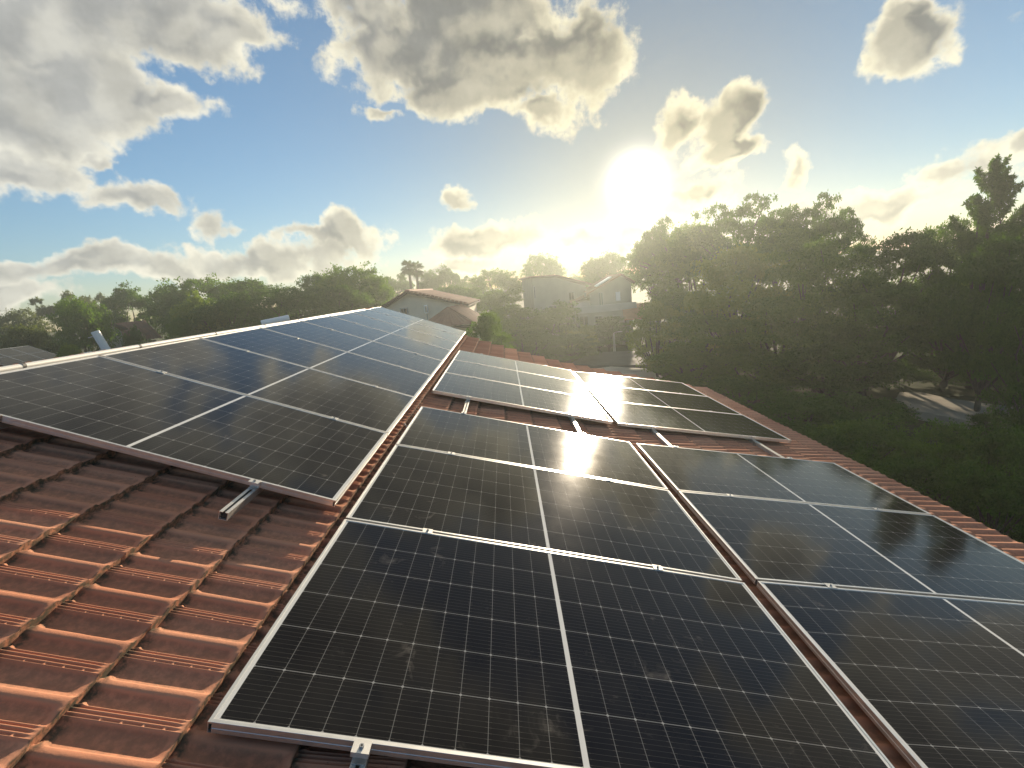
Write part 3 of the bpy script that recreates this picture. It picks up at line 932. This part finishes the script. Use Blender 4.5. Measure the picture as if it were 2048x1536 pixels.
for q0 in (.30,):
    P0 = Vector((xm + dx * q0 + .5 * 0, 0, z_m + .05 + dz * q0 + .16)); P1 = Vector((xm + dx * .78, 0, z_m + .05 + dz * .78 + .16))
    V = [(P0.x, -.2, P0.z), (P0.x, 1.8, P0.z), (P1.x, 1.8, P1.z), (P1.x, -.2, P1.z)]
    mb.add(V + [(x, y, z + .12) for x, y, z in V], [(0, 1, 2, 3), (7, 6, 5, 4), (0, 4, 5, 1), (1, 5, 6, 2), (2, 6, 7, 3), (3, 7, 4, 0)])
mb.build('casing', M_TANK, t2, .01)

Fm = face_frame(1268, 41, 4)
t = thing('garden_shelter', 'open shelter with flat orange roof between the gable house and the trees', 'shelter', Fm)
x0, z1 = loc(Fm, 1247, 613); x1, z0 = loc(Fm, 1302, 634)
mb = MB()
V = [(x0, 0, z0), (x1, 0, z0), (x1, 2.6, z1), (x0, 2.6, z1)]
mb.add(V + [(x, y, z - .1) for x, y, z in V], [(0, 1, 2, 3), (7, 6, 5, 4), (0, 4, 5, 1), (1, 5, 6, 2), (2, 6, 7, 3), (3, 7, 4, 0)])
mb.build('roof', M_ORANGE, t)
for x, y in ((x0 + .1, .1), (x1 - .1, .1), (x0 + .1, 2.5), (x1 - .1, 2.5)):
    mb = MB(); mb.box(x - .06, x + .06, y - .06, y + .06, 0, z0 - .1 + (z1 - z0) * (y / 2.6)); mb.build('post', M_BROWNW, t)

# white house far left among the trees
Fm = face_frame(255, 62, 18)
t = thing('gable_house', 'white house with dark red tile roof among the trees on the left', 'house', Fm)
xl, z_l = loc(Fm, 203, 662); xm, z_m = loc(Fm, 222, 646); xr, z_r = loc(Fm, 246, 656)
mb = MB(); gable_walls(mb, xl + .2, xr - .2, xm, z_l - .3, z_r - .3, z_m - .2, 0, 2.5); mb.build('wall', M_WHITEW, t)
mb = MB(); roof_slab(mb, xm, z_m, xl - .2, z_l - .15, -.5, 2.8); mb.build('roof_slope', [M_FTILE_BROWN, M_BROWNW], t)
mb = MB(); roof_slab(mb, xm, z_m, xr + .2, z_r - .15, -.5, 2.8); mb.build('roof_slope', [M_FTILE_BROWN, M_BROWNW], t)
xq, z_q = loc(Fm, 322, 676, 1.0); xt, z_t = loc(Fm, 290, 641, 4)
mb = MB(); mb.box(xr - .19, xq - .5, 1.0, 7, 0, z_q - .1); mb.build('main_block', M_WHITEW, t)
mb = MB()
hip(mb, (xr - .6, .5, z_q), (xq, .5, z_q), (xt, 4, z_t), (xm + .6, 4, z_t)); hip(mb, (xq, .5, z_q), (xq, 7.5, z_q), (xt, 4, z_t), (xt, 4, z_t))
hip(mb, (xq, 7.5, z_q), (xr - .6, 7.5, z_q), (xm + .6, 4, z_t), (xt, 4, z_t))
mb.build('main_roof', M_FTILE_BROWN, t)
x0, z1 = loc(Fm, 208, 666); x1, z0 = loc(Fm, 217, 676)
window(t, x0, x1, z0, z1, 0, 1)
x0, z1 = loc(Fm, 229, 659); x1, z0 = loc(Fm, 238, 668)
window(t, x0, x1, z0, z1, 0, 1)

# neighbour's roof at the left edge with its own panels and boiler
def fr_from(p, ex, ey):
    ex = ex.normalized(); ez = ex.cross(ey).normalized(); ey = ez.cross(ex)
    mm = Matrix.Identity(4)
    for j, v in enumerate((ex, ey, ez)):
        for i in range(3): mm[i][j] = v[i]
    return Matrix.Translation(p) @ mm
top = at(57, 691, 41.5)
SLP = math.radians(25)
ex = Vector((math.cos(SLP), 0, -math.sin(SLP))); ey = Vector((0, 1, 0))
FRN = fr_from(top, ex, ey)
t = thing('neighbour_house', 'neighbouring house with dark roof under the small panel group at the left edge', 'house', FRN)
mb = MB(); mb.box(-.12, 6, -14, .3, -.32, -.20); mb.build('roof', M_FTILE_BROWN, t)
mb = MB(); mb.box(.3, 5.4, -13.4, -.1, -5.5, -.322); mb.build('wall', M_WHITEW, t)
for i in range(3):
    lab = ['far left panel group, panel with its free edge toward the boiler', 'far left panel group, middle panel of three', 'far left panel group, panel cut by the picture edge'][i]
    panel(FRN @ Matrix.Translation((0, -(i + 1) * (PH + GAPM) + GAPM, 0)), 'black solar panel on the neighbour roof, ' + lab.split(', ')[1], SEPS)
def boiler(u, v, dist, lean, label, length=1.5, rad=.30):
    p = at(u, v, dist)
    az = math.atan2(p.x, p.y)
    M = Matrix.Translation(p) @ Matrix.Rotation(-az, 4, 'Z') @ Matrix.Rotation(math.radians(lean), 4, 'Y')
    t = thing('water_heater', label, 'water heater', M, 'white solar water heater tanks behind the ridge')
    mb = MB()
    prof = [(0, .0), (rad * .9, .0), (rad, .04), (rad, length - .04), (rad * .92, length), (0, length)]
    n = 24
    V = [(r * math.cos(2 * math.pi * k / n), r * math.sin(2 * math.pi * k / n), z) for r, z in prof[1:-1] for k in range(n)]
    F_ = [(i * n + k, i * n + (k + 1) % n, (i + 1) * n + (k + 1) % n, (i + 1) * n + k) for i in range(len(prof) - 3) for k in range(n)]
    mb.add(V, F_, 0, False); m_ = len(V)
    mb.add(V[:n], [tuple(range(n))[::-1]]); mb.add(V[-n:], [tuple(range(n))])
    mb.build('tank', M_TANK, t)
    for s in (.25, length - .25):
        mb = MB(); mb.tube([(-rad - .01, 0, s), (-rad - .25, 0, s)], .03, 6); mb.build('bracket', M_POLE, t)
    return t
boiler(216, 705, 38.5, -14, 'white upright solar water tank leaning above the conduit, near the left', 1.4, .22)
boiler(579, 636.5, 33, -96, 'white horizontal solar water tank peeping over the ridge, farther right', 1.60, .22)
t = thing('collector_frame', 'dark tilted solar collector with white top bar beside the leaning tank', 'solar collector', FRN)
pA, pB = FRN.inverted() @ at(166, 703, 40.5), FRN.inverted() @ at(202, 694, 40.5)
mb = MB(); mb.box(pA.x, pA.x + 1.7, pA.y, pB.y + .1, pA.z - .25, pA.z - .18); mb.build('absorber', M_PANE, t)
mb = MB(); mb.box(pA.x - .06, pA.x - .002, pA.y - .05, pB.y + .15, pA.z - .26, pA.z - .12); mb.build('top_bar', M_TANK, t)

# street lamp
p = at(1231, 735, 38)
Fm = Matrix.Translation((p.x, p.y, 0)) @ Matrix.Rotation(-math.atan2(p.x, p.y), 4, 'Z')
x_, ztop = loc(Fm, 1229, 666); x2, _ = loc(Fm, 1241, 666)
t = thing('street_lamp', 'thin grey street lamp with short arm beside the shaded road', 'street lamp', Fm)
mb = MB(); mb.tube([(0, 0, 0), (0, 0, ztop * .6), (0, 0, ztop)], [.09, .065, .05], 8); mb.build('pole', M_POLE, t)
mb = MB(); mb.tube([(0, 0, ztop), (.2, 0, ztop + .06), (.5, 0, ztop + .07)], .03, 6); mb.build('arm', M_POLE, t)
mb = MB(); mb.box(.30, .66, -.07, .07, ztop + .04, ztop + .10); mb.build('lamp_head', M_POLE, t, .015)

# ------------------------------------------------------------------ trees
def leaf_cards(C, size, aspect, r, droop=0.0):
    """one bent leaf of two faces at every point of C"""
    n = len(C)
    d = r.normal(size=(n, 3)); d[:, 2] -= droop; d /= np.linalg.norm(d, axis=1)[:, None]
    q = r.normal(size=(n, 3)); s = np.cross(d, q); s /= np.linalg.norm(s, axis=1)[:, None]
    nn = np.cross(s, d)
    L = size * r.uniform(.6, 1.35, n)[:, None]; Wd = L * aspect
    tip = C + d * L; mid = C + d * L * .5 + nn * L * .10
    V = np.stack([C, mid + s * Wd * .5, tip, mid - s * Wd * .5], 1).reshape(-1, 3)
    F_ = np.arange(4 * n).reshape(n, 4)
    return V, F_
def limb_tubes(mb, base, pts, r0, r):
    for p in pts:
        p = Vector(p)
        mid = Vector(base).lerp(p, .5) + Vector((r.normal() * .12, r.normal() * .12, .15)) * (p - Vector(base)).length * .5
        mb.tube([base, mid, p], [r0, r0 * .6, r0 * .22], 6)
def make_tree(seed, height, radius, lobes, per, leaf, style='round', bole=.3, aspect=.55):
    """returns trunk mesh and crown point data for a tree standing at the origin"""
    r = np.random.default_rng(seed)
    cz = height * (bole + (1 - bole) * .52); rz = height * (1 - bole) * .5
    P, S = [], []
    for i in range(lobes):
        th = r.uniform(0, 2 * math.pi)
        if style == 'umbrella':
            rr = radius * math.sqrt(r.uniform(0, 1)); z = height * (.97 - .30 * (rr / radius) ** 1.7 - r.uniform(0, .20))
            sz = radius * r.uniform(.10, .19); fl = .38
        elif style == 'conifer':
            f = i / lobes; z = height * (.12 + .86 * f); rr = radius * (1 - f) ** .85 * r.uniform(.5, 1.15)
            sz = radius * (.20 * (1 - f) + .07); fl = .8
        elif style == 'cloud':
            rr = radius * math.sqrt(r.uniform(.1, 1)); z = cz + rz * r.uniform(-.5, 1) * math.sqrt(max(0, 1 - (rr / radius) ** 2))
            sz = radius * r.uniform(.17, .30); fl = .6
        else:
            ph = math.acos(r.uniform(-.75 if style == 'round' else -.97, 1)); q = r.uniform(.60, .88)
            rr = radius * math.sin(ph) * q; z = cz + rz * math.cos(ph) * q
            sz = radius * r.uniform(.22, .40); fl = .8 if style == 'round' else .42
        P.append((rr * math.cos(th), rr * math.sin(th), z)); S.append((sz, fl))
    Cs = []
    for (p, (sz, fl)) in zip(P, S):
        ncl = max(6, int(per / 26))
        d = r.normal(size=(ncl, 3)); d /= np.linalg.norm(d, axis=1)[:, None]
        d[:, 2] = np.where(d[:, 2] < -.35, -d[:, 2], d[:, 2])
        rad = sz * r.uniform(.45, 1.12, ncl)[:, None]
        cen = np.array(p) + d * rad * np.array([1, 1, fl])
        pts = np.repeat(cen, 26, 0) + r.normal(size=(ncl * 26, 3)) * sz * np.array([.13, .13, .08])
        if style == 'conifer':
            az_ = math.atan2(p[1], p[0]); ln = math.hypot(p[0], p[1]) + .5
            pts = pts[:max(60, int(len(pts) * min(1, ln / 4.0)))]
            tt_ = r.uniform(.1, 1, len(pts))[:, None] ** .8
            up = .62 * ln * tt_ ** 1.8 + .25 * tt_
            pts = np.concatenate([tt_ * ln * math.cos(az_), tt_ * ln * math.sin(az_), p[2] + up - .15 * ln], 1)
            pts = pts + r.normal(size=pts.shape) * (np.array([.30, .30, .20]) * (1.1 - .85 * tt_) * (.25 + .22 * ln))
        Cs.append(pts)
    C = np.concatenate(Cs)
    V, F_ = leaf_cards(C, leaf, aspect, r)
    mb = MB()
    k = min(lobes, 14)
    fork = (r.normal() * .1, r.normal() * .1, height * max(bole, .12) * 1.1)
    topz = height * .93 if style == 'conifer' else fork[2]
    r0 = height * .022 + .03
    mb.tube([(0, 0, -.3), (r.normal() * .05, r.normal() * .05, fork[2] * .5), fork], [r0 * 1.35, r0, r0 * .8], 9)
    if style == 'conifer': mb.tube([fork, (0, 0, topz)], [r0 * .8, .03], 8)
    idx = np.linspace(0, lobes - 1, k).astype(int)
    limb_tubes(mb, fork, [P[i] for i in idx], r0 * .5, r)
    return mb, V, F_
KINDS = {}
def tree_kind(key, mat, *a, **k):
    mb, V, F_ = make_tree(*a, **k)
    KINDS[key] = (mb.mesh(key + '_trunk', M_BARK), mesh_np(key + '_crown', V, F_, None), a[1], a[2])
tree_kind('oak', 0, 3, 10.0, 4.6, 46, 520, .24)
tree_kind('elm', 0, 4, 10.0, 4.2, 52, 420, .22, bole=.22)
tree_kind('ash', 0, 5, 10.0, 3.6, 40, 520, .22, bole=.2)
tree_kind('fine', 0, 6, 10.0, 4.4, 50, 520, .22, bole=.06, style='tier')
tree_kind('fine2', 0, 16, 10.0, 4.4, 56, 480, .21, bole=.04, style='tier')
tree_kind('umbrella', 0, 7, 10.0, 6.0, 110, 260, .17, style='umbrella', bole=.38)
tree_kind('cloud', 0, 8, 10.0, 4.6, 22, 620, .22, style='cloud', bole=.45)
tree_kind('conifer', 0, 9, 12.0, 3.6, 90, 1500, .20, style='conifer', bole=.1, aspect=.35)
tree_kind('bush', 0, 10, 3.0, 1.9, 34, 420, .11, bole=.08)
tree_kind('bush2', 0, 12, 3.0, 1.9, 40, 420, .10, bole=.05)
crown_mats = {}
def crown_mesh(key, tone):
    if (key, tone) not in crown_mats:
        me = KINDS[key][1].copy(); me.materials.clear(); me.materials.append(LEAVES[tone]); crown_mats[(key, tone)] = me
    return crown_mats[(key, tone)]
trr = random.Random(5)
def tree(key, tone, u, vtop, width, dist, label, cat='tree', name='leafy_tree', group=None, base=None):
    """a tree whose trunk stands `dist` m off in the direction of u, as tall and wide as the photograph shows it"""
    d = at(u, vtop, dist)
    wm = abs((at(u + width / 2, vtop, dist) - at(u - width / 2, vtop, dist)).length)
    z0 = float(gz(d.x, d.y)) if base is None else base
    tk, cr, h0, r0 = KINDS[key]
    t = thing(name, label, cat, None, group)
    t.location = (d.x, d.y, z0 - .02)
    t.rotation_euler = (0, 0, trr.uniform(0, 6.28))
    sxy = wm / (2 * r0); t.scale = (sxy, sxy, (d.z - z0) / h0)
    link('trunk', tk, t); link('crown', crown_mesh(key, tone), t)
    return t
GL, GR, GM = 'trees along the skyline on the left', 'dense trees on the right', 'trees behind the houses'
# left skyline, far to near
T = [
 ('elm', 'olive', 20, 622, 150, 75, 'grey green tree at the far left edge of the skyline', GL),
 ('cloud', 'olive', 118, 580, 130, 85, 'flat topped grey pine standing above the round green tree', GL),
 ('cloud', 'olive', 182, 584, 90, 88, 'small flat topped pine between the round tree and the tall dark tree', GL),
 ('oak', 'mid', 146, 598, 140, 52, 'round bushy green tree left of the white house', GL),
 ('ash', 'dark', 240, 575, 130, 72, 'tall dark tree with twin crowns above the white house', GL),
 ('fine', 'olive', 40, 650, 190, 45, 'low olive tree at the left picture edge above the neighbour panels', GL),
 ('fine', 'yel', 128, 688, 90, 40, 'low yellow green tree behind the far left panel group', GL),
 ('bush', 'dark', 264, 662, 60, 55, 'dark bushy tree in front of the white house', GL),
 ('elm', 'dark', 330, 578, 110, 66, 'dark tree right behind the yellow green one', GL),
 ('oak', 'mid', 395, 556, 190, 62, 'wide tree with sunlit top above the yellow green tree', GL),
 ('ash', 'yel', 388, 592, 130, 46, 'yellow green tree right of the white house', GL),
 ('fine', 'mid', 352, 632, 80, 44, 'low light green tree beside the white house wall', GL),
 ('fine', 'dark', 500, 556, 190, 55, 'dark spreading tree left of the second water tank', GL),
 ('fine2', 'dark', 565, 566, 200, 46, 'dark tree right behind the horizontal water tank', GL),
 ('elm', 'dark', 450, 590, 170, 44, 'shaded dark tree behind the middle of the conduit', GL),
 ('fine', 'dark', 640, 545, 140, 52, 'dark tree adjoining the tallest left tree', GL),
 ('oak', 'mid', 695, 533, 150, 48, 'tallest dark green tree of the left skyline', GL),
 ('fine', 'dark', 668, 570, 170, 42, 'shaded tree below the tallest left tree', GL),
 ('ash', 'mid', 745, 560, 110, 50, 'dark green tree just left of the cream house', GL),
 ('cloud', 'dark', 782, 545, 90, 85, 'dark rounded tree left of the palms', GM),
 ('elm', 'dark', 860, 543, 60, 80, 'small dark tree right of the palms', GM),
 ('ash', 'dark', 893, 536, 70, 78, 'narrow dark tree second right of the palms', GM),
 ('umbrella', 'dark', 935, 548, 80, 82, 'thin airy tree above the cream house eave', GM),
 ('elm', 'mid', 985, 541, 110, 70, 'hazy tree above the right end of the cream roof', GM),
 ('fine', 'dark', 910, 570, 130, 55, 'low dark tree behind the cream house roof', GM),
 ('fine2', 'mid', 985, 575, 140, 48, 'hazy tree right of the cream house', GM),
 ('elm', 'mid', 1082, 511, 84, 75, 'solitary rounded tree on the skyline over the terrace house', GM),
 ('ash', 'dark', 1150, 552, 80, 80, 'low skyline tree between the two hazy houses', GM),
 ('oak', 'dark', 1212, 508, 110, 66, 'dark tree behind the red roofed gable house', GM),
 ('fine', 'mid', 1010, 610, 170, 38, 'hazy bushy tree below the terrace house', GM),
 ('fine2', 'mid', 1085, 620, 150, 38, 'bushy tree hiding the lower terrace house', GM),
 ('fine', 'mid', 968, 622, 105, 22, 'sunlit leafy shrub tree at the far corner of the panels', GM),
 ('fine2', 'dark', 1050, 660, 170, 33, 'dark undergrowth tree beyond the far roof edge', GM),
 ('fine', 'dark', 1130, 668, 130, 34, 'dark shaded tree left of the road', GM),
 ('bush', 'yel', 1160, 655, 70, 36, 'light green shrub left of the street lamp', GM),
 ('fine', 'dark', 1195, 650, 110, 41, 'dark tree under the balcony house', GM),
 ('fine2', 'mid', 1120, 598, 90, 39, 'bushy green tree in front of the terrace house wall', GM),
 ('fine', 'dark', 1215, 632, 90, 39.5, 'small dark tree close to the street lamp', GM),
 # right side: lighter leaf tones toward the sun stand in for glare and sunlight
 ('umbrella', 'dark', 1345, 425, 210, 46, 'airy flat crowned tree just below the sun', GR),
 ('umbrella', 'dark', 1470, 382, 300, 38, 'tall airy tree with flat feathery crown on the right skyline', GR),
 ('umbrella', 'dark', 1625, 378, 230, 36, 'airy tree with open umbrella crown right of the tallest feathery one', GR),
 ('elm', 'dark', 1310, 470, 130, 52, 'dark tree left of the airy trees', GR),
 ('fine', 'mid', 1400, 445, 210, 40, 'dark leafy tree under the airy crowns, left part', GR),
 ('fine2', 'mid', 1570, 440, 260, 33, 'leafy tree under the airy crowns, right part', GR),
 ('fine', 'yel', 1470, 490, 230, 27, 'sunlit light green tree in the middle of the right group', GR),
 ('fine2', 'mid', 1345, 570, 150, 30, 'dark tree right of the orange shelter', GR),
 ('fine', 'yel', 1310, 600, 120, 27, 'bushy tree at the left end of the right tree group', GR),
 ('fine2', 'mid', 1640, 470, 260, 25, 'green tree in front of the airy umbrella tree', GR),
 ('fine', 'dark', 1800, 462, 250, 28, 'low topped dark tree between the airy trees and the conifer', GR),
 ('fine2', 'mid', 1900, 430, 220, 31, 'dark tree with ragged top left of the conifer', GR),
 ('conifer', 'dark', 1990, 322, 300, 27, 'tall dark conifer with upswept branches at the right edge', GR),
 ('conifer', 'dark', 2120, 330, 300, 24, 'second dark conifer cut by the right picture edge', GR),
 ('fine', 'dark', 1990, 470, 280, 22, 'dark leafy tree below the conifers', GR),
 ('fine2', 'dark', 1740, 540, 300, 23, 'shaded tree above the garden path', GR),
 ('fine', 'mid', 1560, 590, 260, 24, 'shaded tree in the middle of the right slope', GR),
 ('fine2', 'mid', 1420, 620, 220, 25, 'shaded tree above the eave panels', GR),
 ('fine', 'dark', 1900, 600, 320, 26, 'shaded tree over the garden path at the right', GR),
 ('fine2', 'dark', 2080, 560, 260, 19, 'dark tree cut by the right edge below the conifers', GR),
 ('fine', 'dark', 1660, 660, 260, 22.5, 'low shaded tree left of the garden path', GR),
 ('fine2', 'mid', 1500, 690, 220, 23, 'low green tree behind the eave', GR),
 ('fine', 'mid', 1370, 690, 150, 24, 'low dark tree at the end of the paved yard', GR),
]
for key, tone, u, v, wd, ds, lab, grp_ in T:
    tree(key, tone, u, v, wd, ds, lab, name='conifer_tree' if key == 'conifer' else ('pine_tree' if key == 'cloud' and tone == 'olive' else 'leafy_tree'), group=grp_)
B = [
 ('bush', 'dark', 1480, 770, 240, 20, 'dark shrub behind the top of the bare tile strip'),
 ('bush2', 'dark', 1600, 800, 260, 17.5, 'dark shrub by the eave below the garden path'),
 ('bush', 'dark', 1720, 800, 240, 18.5, 'dark shrub left of the pale garden path'),
 ('bush2', 'mid', 1740, 850, 260, 14.5, 'green shrub at the eave, below the path bend'),
 ('bush', 'mid', 1880, 862, 260, 13.5, 'green shrub right of the path bend, close to the eave'),
 ('bush2', 'dark', 2010, 868, 260, 13, 'leafy shrub at the right edge above the eave'),
 ('bush', 'dark', 1850, 930, 300, 11.5, 'deep green shrub close under the eave'),
 ('bush2', 'dark', 2000, 950, 320, 10.5, 'deep green shrub in the right corner under the eave'),
 ('bush', 'dark', 1560, 850, 240, 15, 'dark low shrub beside the tile edge'),
 ('bush2', 'dark', 2110, 900, 280, 12, 'dark shrub cut by the right edge near the eave'),
 ('bush', 'dark', 1660, 880, 240, 13, 'dark low shrub halfway along the eave'),
 ('bush', 'dark', 1790, 735, 150, 27, 'dark shrub behind the near end of the garden path'),
 ('bush2', 'dark', 1890, 742, 170, 27.5, 'dark shrub behind the middle of the garden path'),
 ('bush', 'dark', 2000, 752, 180, 27, 'dark shrub behind the garden path near the right edge'),
 ('bush2', 'dark', 1985, 830, 120, 20, 'small ragged shrub overlapping the front of the garden path'),
 ('bush2', 'dark', 1380, 780, 160, 22, 'dark shrub behind the far corner of the eave panels'),
]
for key, tone, u, v, wd, ds, lab in B:
    tree(key, tone, u, v, wd, ds, lab, 'shrub', 'shrub', 'shrubs between the eave and the garden path')

# two fan palms on the skyline
def palm(u, vtop, dist, label, seed):
    r = np.random.default_rng(seed)
    top = at(u, vtop, dist); h = top.z
    t = thing('palm_tree', label, 'palm', None, 'pair of fan palms on the skyline')
    t.location = (top.x, top.y, 0)
    mb = MB(); lean = r.uniform(-.3, .3)
    mb.tube([(lean * 2, 0, 0), (lean * .6, 0, h * .5), (0, 0, h - 1.0)], [.28, .19, .16], 8); mb.build('trunk', M_BARK, t)
    V, F_ = [], []
    for i in range(70):
        az = r.uniform(0, 6.28); el = math.asin(r.uniform(-.8, .98))
        d = Vector((math.cos(az) * math.cos(el), math.sin(az) * math.cos(el), math.sin(el)))
        s = d.cross(Vector((0, 0, 1)));  s = s.normalized() if s.length > .1 else Vector((1, 0, 0)); n_ = s.cross(d)
        c = Vector((0, 0, h - 1.0)) + d * r.uniform(.5, .75)
        for k in range(9):
            a = math.radians(-62 + 124 * k / 8); e = d * math.cos(a) + s * math.sin(a)
            L_ = .75 * (1 - .25 * abs(k - 4) / 4); wv = (s * math.cos(a) - d * math.sin(a)) * .055
            o = len(V); drop = Vector((0, 0, -.16))
            V += [c, c + e * L_ * .6 + wv, c + e * L_ + drop, c + e * L_ * .6 - wv]; F_.append((o, o + 1, o + 2, o + 3))
        o = len(V); V += [Vector((0, 0, h - 1.0)) - s * .015, Vector((0, 0, h - 1.0)) + s * .015, c + s * .015, c - s * .015]; F_.append((o, o + 1, o + 2, o + 3))
    link('crown', mesh_np('palm_crown', [tuple(v) for v in V], F_, L_PALM), t)
palm(815, 521, 66, 'left palm of the pair, slightly taller, behind the cream house', 1)
palm(830, 524, 68, 'right palm of the pair, slightly shorter, behind the cream house', 2)

# ------------------------------------------------------------------ scattering volume added to imitate the lens's veiling glare
HZ = bpy.data.materials.new('glare_volume'); HZ.use_nodes = True
hn = NT(HZ.node_tree); HZ.node_tree.nodes.clear()
pv = hn.n('ShaderNodeVolumePrincipled')
pv.inputs['Color'].default_value = (.86, .93, .88, 1)
pv.inputs['Density'].default_value = .0020
pv.inputs['Anisotropy'].default_value = .62
ho = hn.n('ShaderNodeOutputMaterial'); hn.link(pv.outputs[0], ho.inputs['Volume'])
mb = MB(); mb.box(-95, 95, -12, 92, -1.6, 12.6)
tag(mb.build('glare_haze', HZ), kind='stuff')
